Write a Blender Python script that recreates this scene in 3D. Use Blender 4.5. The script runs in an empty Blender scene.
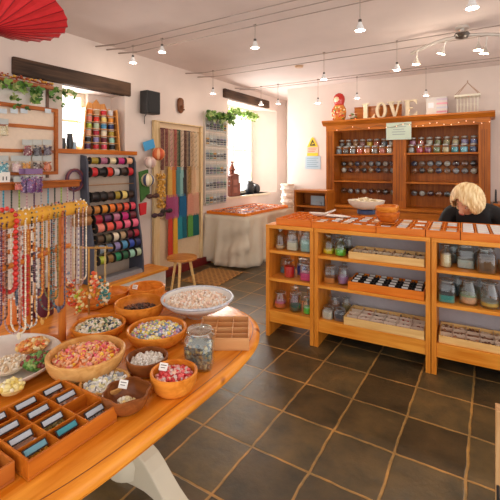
import bpy, bmesh, math, random
from mathutils import Vector, Matrix, Euler
import numpy as np
R = random.Random(7)
SC = bpy.context.scene
COL = SC.collection
PI = math.pi
# ------------------------------------------------------------------ camera, world, exposure
EYE = 1.45; FOC = 388.0; HOR = 165.0; YAW = math.radians(31.85)
cd = bpy.data.cameras.new('camera'); cam = bpy.data.objects.new('camera', cd); COL.objects.link(cam)
cam.location = (0, 0, EYE); cam.rotation_euler = (PI/2, 0, YAW)
cd.sensor_width = 36; cd.lens = FOC/500*36; cd.shift_y = (HOR-250)/500; cd.clip_start = .02
SC.camera = cam
w = bpy.data.worlds.new('world'); SC.world = w; w.use_nodes = True
bg = w.node_tree.nodes['Background']; bg.inputs[0].default_value = (1, .945, .90, 1); bg.inputs[1].default_value = 1.75
SC.view_settings.view_transform = 'Standard'; SC.view_settings.look = 'None'
SC.view_settings.gamma = 1; SC.view_settings.exposure = 0.12; SC.view_settings.use_curve_mapping = False
LAMP_W = 3.0
for (x, y, z, sy, sz, e) in ((-4.02, 2.50, 1.93, .42, .6, 14), (-4.02, 5.74, 1.72, 1.2, 1.5, 105)):   # daylight at the two windows
    ld = bpy.data.lights.new('window_daylight', 'AREA'); ld.shape = 'RECTANGLE'; ld.size = sy; ld.size_y = sz; ld.energy = e; ld.color = (1, .98, .96)
    lo = bpy.data.objects.new('window_daylight', ld); COL.objects.link(lo); lo.location = (x, y, z); lo.rotation_euler = (PI/2, 0, -PI/2)
FV = Vector((-math.sin(YAW), math.cos(YAW), 0)); RV = Vector((math.cos(YAW), math.sin(YAW), 0))
def ray(px): return FV + RV*((px-250)/FOC)
def at_z(px, py, z):
    d = (EYE-z)*FOC/(py-HOR); p = ray(px)*d; return Vector((p.x, p.y, z))
def at_x(px, py, x):
    k = ray(px); t = x/k.x; return Vector((x, k.y*t, EYE-(py-HOR)*t/FOC))
def at_y(px, py, y):
    k = ray(px); t = y/k.y; return Vector((k.x*t, y, EYE-(py-HOR)*t/FOC))
# ------------------------------------------------------------------ materials
def lin(h):
    if not isinstance(h, str): return tuple(h)
    h = h.lstrip('#'); v = [int(h[i:i+2], 16)/255 for i in (0, 2, 4)]
    return tuple(c/12.92 if c <= .04045 else ((c+.055)/1.055)**2.4 for c in v)
MC = {}
def flat(col, rough=.5, metal=0, var=.06, scale=30, spec=.5):
    key = ('flat', col, rough, metal, var, scale)
    if key in MC: return MC[key]
    m = bpy.data.materials.new('plain_' + str(col).strip('#')); m.use_nodes = True; nt = m.node_tree
    b = nt.nodes['Principled BSDF']; c = lin(col)
    b.inputs['Roughness'].default_value = rough; b.inputs['Metallic'].default_value = metal
    b.inputs['Specular IOR Level'].default_value = spec
    if var:
        tc = nt.nodes.new('ShaderNodeTexCoord'); n = nt.nodes.new('ShaderNodeTexNoise'); n.inputs['Scale'].default_value = scale
        mx = nt.nodes.new('ShaderNodeMix'); mx.data_type = 'RGBA'
        mx.inputs[6].default_value = (*[max(0, x*(1-var*2)) for x in c], 1); mx.inputs[7].default_value = (*[min(1, x*(1+var)) for x in c], 1)
        nt.links.new(tc.outputs['Object'], n.inputs['Vector']); nt.links.new(n.outputs[0], mx.inputs[0]); nt.links.new(mx.outputs[2], b.inputs['Base Color'])
    else: b.inputs['Base Color'].default_value = (*c, 1)
    MC[key] = m; return m
def wood(c1, c2, axis='y', rough=.35, k=1.0, name='wood', planks=0):
    key = ('wood', c1, c2, axis, rough, k, planks)
    if key in MC: return MC[key]
    m = bpy.data.materials.new(name); m.use_nodes = True; nt = m.node_tree; b = nt.nodes['Principled BSDF']; L = nt.links.new
    tc = nt.nodes.new('ShaderNodeTexCoord'); mp = nt.nodes.new('ShaderNodeMapping')
    s = [22*k]*3; s['xyz'.index(axis)] = 1.6*k; mp.inputs['Scale'].default_value = s
    n = nt.nodes.new('ShaderNodeTexNoise'); n.inputs['Scale'].default_value = 1.6; n.inputs['Detail'].default_value = 5; n.inputs['Distortion'].default_value = .6
    n2 = nt.nodes.new('ShaderNodeTexNoise'); n2.inputs['Scale'].default_value = 2.2*k; n2.inputs['Detail'].default_value = 2
    L(tc.outputs['Object'], mp.inputs['Vector']); L(mp.outputs[0], n.inputs['Vector']); L(tc.outputs['Object'], n2.inputs['Vector'])
    a = nt.nodes.new('ShaderNodeMath'); a.operation = 'MULTIPLY_ADD'; a.inputs[1].default_value = .65; L(n.outputs[0], a.inputs[0])
    a2 = nt.nodes.new('ShaderNodeMath'); a2.operation = 'MULTIPLY'; a2.inputs[1].default_value = .35; L(n2.outputs[0], a2.inputs[0]); L(a2.outputs[0], a.inputs[2])
    cr = nt.nodes.new('ShaderNodeValToRGB'); cr.color_ramp.elements[0].position = .36; cr.color_ramp.elements[1].position = .62
    cr.color_ramp.elements[0].color = (*lin(c1), 1); cr.color_ramp.elements[1].color = (*lin(c2), 1)
    L(a.outputs[0], cr.inputs[0]); src = cr.outputs[0]
    if planks:                                                   # knots and board joints of a glued top
        v = nt.nodes.new('ShaderNodeTexVoronoi'); v.inputs['Scale'].default_value = 8; L(tc.outputs['Object'], v.inputs['Vector'])
        kr = nt.nodes.new('ShaderNodeValToRGB'); kr.color_ramp.elements[0].position = .06; kr.color_ramp.elements[1].position = .17
        kr.color_ramp.elements[0].color = (.28, .12, .05, 1); kr.color_ramp.elements[1].color = (1, 1, 1, 1); L(v.outputs[0], kr.inputs[0])
        mu = nt.nodes.new('ShaderNodeMix'); mu.data_type = 'RGBA'; mu.blend_type = 'MULTIPLY'; mu.inputs[0].default_value = 1
        L(src, mu.inputs[6]); L(kr.outputs[0], mu.inputs[7]); src = mu.outputs[2]
    L(src, b.inputs['Base Color']); b.inputs['Roughness'].default_value = rough; b.inputs['Specular IOR Level'].default_value = .3
    MC[key] = m; return m
def glass(tint=(.93, .97, .96), k=1.0):
    key = ('glass', tint, k)
    if key in MC: return MC[key]
    m = bpy.data.materials.new('clear_glass'); m.use_nodes = True; nt = m.node_tree; nt.nodes.remove(nt.nodes['Principled BSDF'])
    o = nt.nodes['Material Output']; t = nt.nodes.new('ShaderNodeBsdfTransparent'); t.inputs[0].default_value = (*tint, 1)
    g = nt.nodes.new('ShaderNodeBsdfGlossy'); g.inputs['Roughness'].default_value = .06; g.inputs[0].default_value = (.95, .97, 1, 1)
    lw = nt.nodes.new('ShaderNodeLayerWeight'); lw.inputs[0].default_value = .22
    ma = nt.nodes.new('ShaderNodeMath'); ma.operation = 'MULTIPLY_ADD'; ma.inputs[1].default_value = .75*k; ma.inputs[2].default_value = .05*k; ma.use_clamp = True
    mx = nt.nodes.new('ShaderNodeMixShader'); L = nt.links.new
    L(lw.outputs['Facing'], ma.inputs[0]); L(ma.outputs[0], mx.inputs[0]); L(t.outputs[0], mx.inputs[1]); L(g.outputs[0], mx.inputs[2]); L(mx.outputs[0], o.inputs[0])
    MC[key] = m; return m
def glow(col, s):
    key = ('glow', col, s)
    if key in MC: return MC[key]
    m = bpy.data.materials.new('lit_bulb'); m.use_nodes = True; nt = m.node_tree; b = nt.nodes['Principled BSDF']
    b.inputs['Emission Color'].default_value = (*lin(col), 1); b.inputs['Emission Strength'].default_value = s; b.inputs['Base Color'].default_value = (1, .95, .9, 1)
    MC[key] = m; return m
PINE = ('#c4702a', '#e29a4a'); 
M_TABLE = wood('#cc7014', '#f2a03a', 'y', .25, 1.0, 'orange_pine_top', 1)
M_TEDGE = wood('#a85410', '#cc7420', 'y', .3, 1.0, 'orange_pine_edge')
M_PINE_X = wood('#d67c1a', '#f0a540', 'x', .4, 1, 'pine_x'); M_PINE_Z = wood('#cc7418', '#e89838', 'z', .4, 1, 'pine_z'); M_PINE_Y = wood('#d67c1a', '#f0a540', 'y', .4, 1, 'pine_y')
M_ORTRAY = wood('#d4680e', '#ee8c2a', 'x', .35, 1, 'orange_tray'); M_PALE = wood('#dcaa62', '#f0cb8a', 'x', .5, 1, 'pale_wood')
M_RED = wood('#8e480c', '#b4661c', 'z', .4, 1, 'dresser_wood'); M_REDX = wood('#964e0e', '#be6e20', 'x', .4, 1, 'dresser_wood_x')
M_BOWL = wood('#c86c16', '#ea963a', 'x', .3, 1.5, 'bowl_wood'); M_BOWLD = wood('#6e3a1a', '#96582c', 'x', .28, 1.5, 'dark_bowl_wood'); M_BOWLP = wood('#c88c48', '#e4b06c', 'x', .3, 1.5, 'pale_bowl_wood')
M_BOWL2 = wood('#a8480e', '#d47426', 'x', .3, 1.5, 'red_bowl_wood'); M_WHITE = flat('#e9e3da', .5); M_CARD = flat('#eeece6', .7, var=0); M_BLACK = flat('#1b1a1b', .5); M_GREY = flat('#4e525e', .5)
M_CHROME = flat('#d6d0c8', .35, .55, 0); M_GLASS = glass((.88, .93, .92), 1.35); M_CREAM = flat('#dcd3bd', .5, scale=6)
M_RACK = flat('#464a58', .5)
# ------------------------------------------------------------------ mesh helper
def ico(r=1):
    t = (1+5**.5)/2; v = [(-1,t,0),(1,t,0),(-1,-t,0),(1,-t,0),(0,-1,t),(0,1,t),(0,-1,-t),(0,1,-t),(t,0,-1),(t,0,1),(-t,0,-1),(-t,0,1)]
    n = (1+t*t)**.5; v = [Vector(q)/n for q in v]
    f = [(0,11,5),(0,5,1),(0,1,7),(0,7,10),(0,10,11),(1,5,9),(5,11,4),(11,10,2),(10,7,6),(7,1,8),(3,9,4),(3,4,2),(3,2,6),(3,6,8),(3,8,9),(4,9,5),(2,4,11),(6,2,10),(8,6,7),(9,8,1)]
    return v, f
ICO_V, ICO_F = ico()
class MB:
    def __init__(s): s.v = []; s.f = []; s.m = []; s.mats = []
    def mi(s, mat):
        if mat is None: return 0
        if mat not in s.mats: s.mats.append(mat)
        return s.mats.index(mat)
    def add(s, vs, fs, mat=None):
        o = len(s.v); s.v += [tuple(q) for q in vs]; s.f += [tuple(i+o for i in q) for q in fs]; s.m += [s.mi(mat)]*len(fs); return s
    def box(s, x0, x1, y0, y1, z0, z1, mat=None, M=None):
        vs = [Vector((x, y, z)) for z in (z0, z1) for y in (y0, y1) for x in (x0, x1)]
        if M is not None: vs = [M @ q for q in vs]
        return s.add(vs, [(0,2,3,1),(4,5,7,6),(0,1,5,4),(2,6,7,3),(0,4,6,2),(1,3,7,5)], mat)
    def prism(s, poly, z0, z1, mat=None, M=None):                # polygon in xy extruded along z
        n = len(poly); vs = [Vector((p[0], p[1], z0)) for p in poly] + [Vector((p[0], p[1], z1)) for p in poly]
        if M is not None: vs = [M @ q for q in vs]
        return s.add(vs, [tuple(range(n-1, -1, -1)), tuple(range(n, 2*n))] + [(i, (i+1) % n, n+(i+1) % n, n+i) for i in range(n)], mat)
    def lathe(s, prof, n=24, mat=None, M=None, mod=None, cap=True, se=2.0):
        vs = []
        for (r, z) in prof:
            for i in range(n):
                a = 2*PI*i/n; k = mod(a, r, z) if mod else 1
                if se != 2.0: k *= (abs(math.cos(a))**se + abs(math.sin(a))**se)**(-1/se)
                p = Vector((r*k*math.cos(a), r*k*math.sin(a), z)); vs.append(M @ p if M is not None else p)
        fs = []
        for j in range(len(prof)-1):
            for i in range(n): fs.append((j*n+i, j*n+(i+1) % n, (j+1)*n+(i+1) % n, (j+1)*n+i))
        if cap: fs.append(tuple(range(n-1, -1, -1))); q = (len(prof)-1)*n; fs.append(tuple(range(q, q+n)))
        return s.add(vs, fs, mat)
    def tube(s, pts, r, n=8, mat=None, closed=False):
        pts = [Vector(p) for p in pts]; m = len(pts); rr = r if hasattr(r, '__len__') else [r]*m; vs = []; up = None
        for i, p in enumerate(pts):
            if closed: t = pts[(i+1) % m]-pts[i-1]
            else: t = pts[min(i+1, m-1)]-pts[max(i-1, 0)]
            t.normalize()
            if up is None: up = Vector((0, 0, 1)) if abs(t.z) < .9 else Vector((1, 0, 0))
            a = t.cross(up)
            if a.length < 1e-4: a = t.cross(Vector((0, 1, .3)))
            a.normalize(); b = a.cross(t).normalized(); up = b
            for k in range(n): vs.append(p + a*rr[i]*math.cos(2*PI*k/n) + b*rr[i]*math.sin(2*PI*k/n))
        fs = []
        for i in range(m if closed else m-1):
            j = (i+1) % m
            for k in range(n): fs.append((i*n+k, i*n+(k+1) % n, j*n+(k+1) % n, j*n+k))
        if not closed: fs += [tuple(range(n-1, -1, -1)), tuple(range((m-1)*n, m*n))]
        return s.add(vs, fs, mat)
    def bead(s, c, r, mat=None, sc=(1, 1, 1), rot=None):
        c = Vector(c); vs = []
        for q in ICO_V:
            p = Vector((q.x*r*sc[0], q.y*r*sc[1], q.z*r*sc[2]))
            if rot: p = rot @ p
            vs.append(c+p)
        return s.add(vs, ICO_F, mat)
    def ball(s, c, r, mat=None, n=16, sc=(1, 1, 1)):
        m = n//2; M = Matrix.Translation(c) @ Matrix.Diagonal((*sc, 1))
        return s.lathe([(max(1e-4, r*math.sin(PI*i/m)), -r*math.cos(PI*i/m)) for i in range(m+1)], n, mat, M)
    def mesh(s, name, mats=None, smooth=False):
        me = bpy.data.meshes.new(name); me.from_pydata(s.v, [], s.f)
        ml = s.mats if s.mats else (mats if isinstance(mats, (list, tuple)) else [mats])
        for q in ml: me.materials.append(q)
        if len(ml) > 1: me.polygons.foreach_set('material_index', s.m)
        if smooth: me.polygons.foreach_set('use_smooth', [True]*len(me.polygons)); 
        me.update()
        if smooth and smooth != 2: me.set_sharp_from_angle(angle=math.radians(45))
        return me
    def build(s, name, mats=None, parent=None, smooth=False, bev=0, loc=None):
        return link(name, s.mesh(name, mats, smooth), parent, loc, bev)
def link(name, me, parent=None, loc=None, bev=0):
    o = bpy.data.objects.new(name, me); COL.objects.link(o)
    if parent is not None: o.parent = parent
    if loc is not None: o.location = loc
    if bev:
        b = o.modifiers.new('edge', 'BEVEL'); b.width = bev; b.segments = 2; b.limit_method = 'ANGLE'
    return o
def tag(o, label, cat, group=None, kind=None):
    o['label'] = label; o['category'] = cat
    if group: o['group'] = group
    if kind: o['kind'] = kind
    return o
def thing(name, label, cat, loc=(0, 0, 0), rz=0, group=None):
    o = bpy.data.objects.new(name, None); COL.objects.link(o); o.location = loc
    if isinstance(rz, (tuple, Euler)): o.rotation_euler = rz
    else: o.rotation_euler = (0, 0, rz)
    return tag(o, label, cat, group)
def dup(root, loc, rz=None, label=None, group=None):
    r = root.copy(); COL.objects.link(r); r.location = loc
    if rz is not None: r.rotation_euler = (0, 0, rz)
    if label: r['label'] = label
    if group: r['group'] = group
    for ch in list(root.children):
        c = ch.copy(); COL.objects.link(c); c.parent = r
        for g in ch.children:
            d = g.copy(); COL.objects.link(d); d.parent = c
    return r
def struct(o): o['kind'] = 'structure'; return o
ORD = ['first', 'second', 'third', 'fourth', 'fifth', 'sixth', 'seventh', 'eighth', 'ninth', 'tenth', 'eleventh', 'twelfth']
# ------------------------------------------------------------------ the room
WX = -3.6; CEIL = 2.77; YB = 6.1
def floor_mat():
    m = bpy.data.materials.new('slate_tiles'); m.use_nodes = True; nt = m.node_tree; b = nt.nodes['Principled BSDF']; L = nt.links.new
    tc = nt.nodes.new('ShaderNodeTexCoord'); mp = nt.nodes.new('ShaderNodeMapping'); mp.inputs['Location'].default_value = (.722, -2.05+.34*10, 0)
    L(tc.outputs['Object'], mp.inputs[0])
    nd = nt.nodes.new('ShaderNodeTexNoise'); nd.inputs['Scale'].default_value = 9; L(tc.outputs['Object'], nd.inputs['Vector'])
    wob = nt.nodes.new('ShaderNodeVectorMath'); wob.operation = 'MULTIPLY_ADD'; wob.inputs[1].default_value = (.016, .016, 0); L(nd.outputs['Color'], wob.inputs[0]); L(mp.outputs[0], wob.inputs[2])
    br = nt.nodes.new('ShaderNodeTexBrick'); br.offset = 0; br.squash = 1; L(wob.outputs[0], br.inputs['Vector'])
    br.inputs['Scale'].default_value = 1; br.inputs['Mortar Size'].default_value = .0085; br.inputs['Mortar Smooth'].default_value = .5; br.inputs['Bias'].default_value = 0
    br.inputs['Brick Width'].default_value = .316; br.inputs['Row Height'].default_value = .34
    br.inputs['Color1'].default_value = (*lin('#44392a'), 1); br.inputs['Color2'].default_value = (*lin('#6c5d42'), 1); br.inputs['Mortar'].default_value = (*lin('#b08a54'), 1)
    n = nt.nodes.new('ShaderNodeTexNoise'); n.inputs['Scale'].default_value = 6; n.inputs['Detail'].default_value = 7; n.inputs['Roughness'].default_value = .62; L(tc.outputs['Object'], n.inputs['Vector'])
    cr = nt.nodes.new('ShaderNodeValToRGB'); e = cr.color_ramp.elements; e[0].position = .32; e[1].position = .72; e[0].color = (.5, .58, .62, 1); e[1].color = (1.5, 1.3, .95, 1)
    L(n.outputs[0], cr.inputs[0]); mu = nt.nodes.new('ShaderNodeMix'); mu.data_type = 'RGBA'; mu.blend_type = 'MULTIPLY'; mu.inputs[0].default_value = 1
    L(br.outputs['Color'], mu.inputs[6]); L(cr.outputs[0], mu.inputs[7]); L(mu.outputs[2], b.inputs['Base Color'])
    rr = nt.nodes.new('ShaderNodeMapRange'); rr.inputs[3].default_value = .22; rr.inputs[4].default_value = .48; L(n.outputs[0], rr.inputs[0]); L(rr.outputs[0], b.inputs['Roughness'])
    bp = nt.nodes.new('ShaderNodeBump'); bp.inputs['Strength'].default_value = .45; bp.inputs['Distance'].default_value = .012
    sb = nt.nodes.new('ShaderNodeMath'); sb.operation = 'SUBTRACT'; L(n.outputs[0], sb.inputs[0]); L(br.outputs['Fac'], sb.inputs[1]); L(sb.outputs[0], bp.inputs['Height']); L(bp.outputs[0], b.inputs['Normal'])
    return m
def plaster(c, name):
    m = bpy.data.materials.new(name); m.use_nodes = True; nt = m.node_tree; b = nt.nodes['Principled BSDF']; L = nt.links.new
    tc = nt.nodes.new('ShaderNodeTexCoord'); n = nt.nodes.new('ShaderNodeTexNoise'); n.inputs['Scale'].default_value = 3; n.inputs['Detail'].default_value = 6; L(tc.outputs['Object'], n.inputs['Vector'])
    cr = nt.nodes.new('ShaderNodeValToRGB'); c = lin(c); e = cr.color_ramp.elements; e[0].position = .3; e[1].position = .7; e[0].color = (*[x*.93 for x in c], 1); e[1].color = (*c, 1)
    L(n.outputs[0], cr.inputs[0]); L(cr.outputs[0], b.inputs['Base Color']); b.inputs['Roughness'].default_value = .85
    bp = nt.nodes.new('ShaderNodeBump'); bp.inputs['Strength'].default_value = .12; bp.inputs['Distance'].default_value = .02; L(n.outputs[0], bp.inputs['Height']); L(bp.outputs[0], b.inputs['Normal'])
    return m
M_WALL = plaster('#dccdc4', 'wall_plaster'); M_CEIL = plaster('#ddcdc6', 'ceiling_plaster')
M_OAK = wood('#2e2119', '#5c4433', 'y', .7, .8, 'dark_beam')
struct(MB().box(-4.2, 2.4, -.9, 7.4, -.12, 0).build('floor', floor_mat()))
struct(MB().box(-4.2, 2.4, -.9, 7.4, CEIL, CEIL+.1).build('ceiling', M_CEIL))
W1 = (2.28, 3.05, 1.61, 2.25); W2 = (5.12, 6.42, .93, 2.5); XO = -3.95
wl = MB()
for a, b_ in ((-.9, W1[0]), (W1[1], W2[0]), (6.8, 7.4)): wl.box(XO, WX, a, b_, 0, CEIL)
wl.box(XO, XO+.1, 2.74, W1[1], W1[2], W1[3])
for W in (W1, W2): wl.box(XO, WX, W[0], W[1] if W is W1 else 6.8, 0, W[2]); wl.box(XO, WX, W[0], W[1] if W is W1 else 6.8, W[3], CEIL)
wl.prism([(XO, 6.36), (WX, 6.8), (XO, 6.8)], W2[2], W2[3])
struct(wl.build('wall_left', M_WALL))
wb = MB().box(-3.02, 2.4, YB, YB+.25, 0, CEIL).box(-3.6, -3.02, 7.2, 7.4, 0, CEIL).box(-3.1, -3.02, YB+.25, 7.2, 0, CEIL)
struct(wb.build('wall_back', M_WALL))
def window(n, W, y1, bars):
    o = MB(); x0, x1 = XO+.005, XO+.05; fr = .05
    o.box(x0, x1, W[0], W[0]+fr, W[2], W[3]).box(x0, x1, y1-fr, y1, W[2], W[3]).box(x0, x1, W[0]+fr, y1-fr, W[2], W[2]+fr).box(x0, x1, W[0]+fr, y1-fr, W[3]-fr, W[3])
    for q in bars: o.box(x0+.005, x1-.005, q-.015, q+.015, W[2]+fr, W[3]-fr)
    o.box(x0+.008, x1-.008, W[0]+fr, y1-fr, (W[2]+W[3])/2-.012, (W[2]+W[3])/2+.012)
    f = struct(o.build('window_%d' % n, flat('#e6dfca', .5))); struct(MB().box(XO+.02, XO+.024, W[0]+fr, y1-fr, W[2]+fr, W[3]-fr).build('pane', glass((1, 1, 1), .5), f))
    return f
window(1, W1, 2.74, []); window(2, W2, 6.36, [5.72, 6.1])
struct(MB().box(WX-.34, WX+.04, 1.85, 3.2, 1.565, 1.61).build('trim_1', M_TEDGE, bev=.004))           # sill shelf below the first window
struct(MB().box(WX-.06, WX+.03, 1.8, 3.12, 2.25, 2.41).build('trim_2', M_OAK, bev=.012))               # lintel beams
struct(MB().box(WX-.3, WX+.05, 4.98, 6.42, 2.52, 2.66).build('trim_3', M_OAK, bev=.012))
struct(MB().box(WX-.34, WX+.03, 5.0, 6.5, .89, .93).build('trim_4', flat('#d8c9b0', .5)))
struct(MB().box(WX, WX+.06, 3.42, 4.75, 0, .11).build('baseboard_left', flat('#6e1d1c', .4), bev=.004))
# ------------------------------------------------------------------ pine counter (three open units)
CO = Vector((-1.63, 2.88, 0)); CA = math.radians(3.2); CD = .36; CT = .58; CH = .945
def cw(u, v, z): c, s = math.cos(CA), math.sin(CA); return Vector((CO.x+u*c-v*s, CO.y+u*s+v*c, z))
UNITS = [(0, .425), (.43, 1.275), (1.28, 2.125)]; SH = (.73, .495, .22)
M_BACK = flat('#b9b6bd', .6)
names = ['narrow pine shelf unit at the window end of the counter, full of coloured glass jars', 'wide pine shelf unit in the middle of the counter, holding long bead trays', 'pine shelf unit of the counter in front of the seated woman']
for i, (a, b_) in enumerate(UNITS):
    t = thing('counter_unit', names[i], 'shelf unit', cw(a, 0, 0), CA, 'pine units of the shop counter'); W = b_-a
    MB().box(0, W, -.006, CT, CH-.03, CH).build('top_board', M_PINE_X, t, bev=.003)
    for x0 in (0, W-.032):
        MB().box(x0, x0+.032, .0, CT-.01, 0, CH-.03).build('side_panel', M_PINE_Z, t, bev=.002)
    for z in SH: MB().box(.032, W-.032, .004, CD-.012, z-.024, z).build('shelf', M_PINE_X, t, bev=.002)
    MB().box(.032, W-.032, .01, .03, SH[2]-.10, SH[2]-.024).build('apron', M_PINE_X, t, bev=.002)
    if i: MB().box(.032, W-.032, .30, .315, 0, SH[2]-.024).build('shade_board', flat('#1b1c20', .6), t)  # near-black board added to stand in for the shade under the lowest shelf
    if i: MB().box(.032, W-.032, CD-.012, CD, SH[2]-.02, CH-.03).build('back_panel', M_BACK, t)
# ------------------------------------------------------------------ jars
def jar_prof(h, r, kind):
    if kind == 'bottle': return [(r*.96, 0), (r, .01), (r, h*.62), (r*.55, h*.76), (r*.42, h*.82), (r*.42, h*.9), (r*.5, h*.92)]
    if kind == 'belly': return [(r*.7, 0), (r*.95, h*.1), (r, h*.35), (r*.9, h*.62), (r*.68, h*.8), (r*.68, h*.9), (r*.74, h*.92)]
    return [(r*.95, 0), (r, h*.03), (r, h*.7), (r*.86, h*.8), (r*.78, h*.84), (r*.78, h*.9), (r*.84, h*.92)]
JM = {}
def jar(label, loc, h, r, kind, fill, fh, group, rz=0, lid='glass', name='glass_jar', cat='jar', f2=None, beads=False):
    t = thing(name, label, cat, loc, rz, group); se = 5.0 if kind == 'square' else 2.0; key = (round(h, 3), round(r, 3), kind)
    if key not in JM:
        pf = jar_prof(h, r, kind)
        JM[key] = (MB().lathe(pf, 28, None, se=se, cap=False).add([(0, 0, .002)], []).lathe([(r*.94, .001), (.001, .002)], 28, se=se, cap=False).mesh('jar_body', M_GLASS, True),
                   MB().lathe([(r*.74, h*.90), (r*.86, h*.915), (r*.86, h*.95), (r*.5, h*.965), (r*.2, h*.97), (r*.3, h*.99), (.002, h)], 24).mesh('jar_lid', M_GLASS, True))
    link('glass_body', JM[key][0], t); link('lid', JM[key][1], t)
    if lid == 'wire':
        MB().tube([(r*.8*math.cos(a), r*.8*math.sin(a), h*.87) for a in [2*PI*i/20 for i in range(20)]], .0016, 5, closed=True).tube([(r*.8, 0, h*.87), (r*1.02, 0, h*.8), (r*.98, 0, h*.93), (0, 0, h*.975)], .0015, 5).build('wire_clip', M_CHROME, t, True)
    if fill:
        rr = r*.93
        if beads:
            fm = [flat(c, .3, var=0) for c in fill]; o = MB(); n = int(beads)
            for _ in range(n):
                a = R.uniform(0, 2*PI); q = rr*.93*R.uniform(.55, 1)**.5; k = (abs(math.cos(a))**se+abs(math.sin(a))**se)**(-1/se)
                o.bead((q*k*math.cos(a)*.98, q*k*math.sin(a)*.98, R.uniform(.008, h*fh)), R.uniform(.0045, .008), R.choice(fm))
            o.lathe([(rr*.85, .006), (rr*.85, h*fh*.95)], 24, fm[0], se=se)
            o.build('filling', None, t, True)
        else:
            c = fill if isinstance(fill, str) else fill[0]
            pf = [(p[0]*.93, p[1]+.006 if k == 0 else p[1]) for k, p in enumerate(jar_prof(h, r, kind)) if p[1] < h*fh]
            last = pf[-1][0]; pf = pf + [(last*.99, h*fh), (last*.4, h*fh*1.02), (.002, h*fh*1.03)]
            MB().lathe(pf, 24, None, se=se).build('filling', flat(c, .45, var=.2, scale=160), t, True)
            if f2: MB().lathe([(last*.98, h*fh*1.032), (last*.98, h*fh*1.25), (.002, h*fh*1.26)], 24, None, se=se).build('filling', flat(f2, .45, var=.2, scale=160), t, True)
    return t
G = 'glass jars on the counter shelves'
def cj(u, v, shelf, *a, **k):
    p = cw(u, v, SH[shelf]+.0008); return p
# unit 1 (window end)
J1 = [(.092, .10, 0, .18, .046, 'bottle', '#d8b184', .16, 'stoppered bottle with a little tan powder, upper shelf at window end'),
      (.21, .10, 0, .178, .05, 'square', '#e3d7bd', .38, 'square jar of cream chips, middle of the upper window-end shelf'),
      (.332, .10, 0, .178, .048, 'square', '#9cc4bd', .55, 'square jar of pale turquoise glass bits, right on the upper window-end shelf'),
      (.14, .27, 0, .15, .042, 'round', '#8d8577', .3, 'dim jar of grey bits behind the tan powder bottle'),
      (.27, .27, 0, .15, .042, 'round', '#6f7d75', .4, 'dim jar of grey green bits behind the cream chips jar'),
      (.175, .10, 1, .15, .047, 'bottle', '#e0201c', .62, 'bottle filled with bright red beads, middle shelf at window end'),
      (.335, .09, 1, .15, .05, 'square', '#e0287a', .42, 'square jar of hot pink beads, middle shelf at window end'),
      (.25, .22, 1, .145, .045, 'square', '#2f55b5', .55, 'jar of royal blue beads between the red and the pink jar'),
      (.09, .22, 1, .15, .045, 'square', '#5aa0c0', .3, 'jar with a little sky blue at the bottom, left of red bottle'),
      (.09, .10, 2, .15, .055, 'belly', '#e8703a', .3, 'bellied jar of orange beads under a pink layer, lowest window-end shelf'),
      (.23, .10, 2, .165, .055, 'belly', '#1f5c50', .3, 'bellied jar a third full of dark green beads, lowest window-end shelf'),
      (.345, .09, 2, .14, .04, 'bottle', '#5fd83a', .38, 'small bottle of neon green beads on the lowest window-end shelf'),
      (.155, .26, 2, .15, .045, 'round', '#b05a80', .5, 'jar of dusky pink beads behind the orange jar, lowest shelf'),
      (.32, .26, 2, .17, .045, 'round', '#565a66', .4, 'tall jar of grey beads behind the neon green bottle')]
# unit 2 (middle)
J2 = [(.516, .11, 0, .165, .047, 'bottle', '#f0d21f', .24, 'bottle with bright yellow powder, upper middle shelf beside partition'),
      (.618, .09, 0, .15, .045, 'bottle', '#63c828', .34, 'cork-topped bottle of lime green beads on the upper middle shelf'),
      (.648, .20, 0, .155, .038, 'square', '#3d2a22', .34, 'jar of dark brown beads between lime bottle and pale tray'),
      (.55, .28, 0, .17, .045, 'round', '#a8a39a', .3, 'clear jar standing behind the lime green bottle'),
      (.525, .12, 1, .15, .048, 'square', '#d98332', .3, 'square jar a third full of amber beads, middle unit middle shelf'),
      (.632, .12, 1, .15, .045, 'belly', '#a77aa8', .45, 'rounded jar of lilac beads, middle unit middle shelf'),
      (.60, .26, 1, .15, .042, 'bottle', '#bdb4ac', .3, 'clear bottle of pale grey beads beside the lilac jar'),
      (.52, .08, 2, .10, .045, 'square', '#d8cbb8', .55, 'squat square jar of off-white beads, lowest middle shelf at the front'),
      (.616, .08, 2, .10, .042, 'square', '#4c4650', .6, 'squat square jar of slate grey beads, lowest middle shelf at the front'),
      (.52, .25, 2, .14, .052, 'belly', '#b58a76', .5, 'bellied jar of rosy beige beads behind the squat off-white jar'),
      (.62, .26, 2, .14, .04, 'belly', '#a59468', .5, 'bellied jar of khaki beads behind the squat slate grey jar')]
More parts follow.
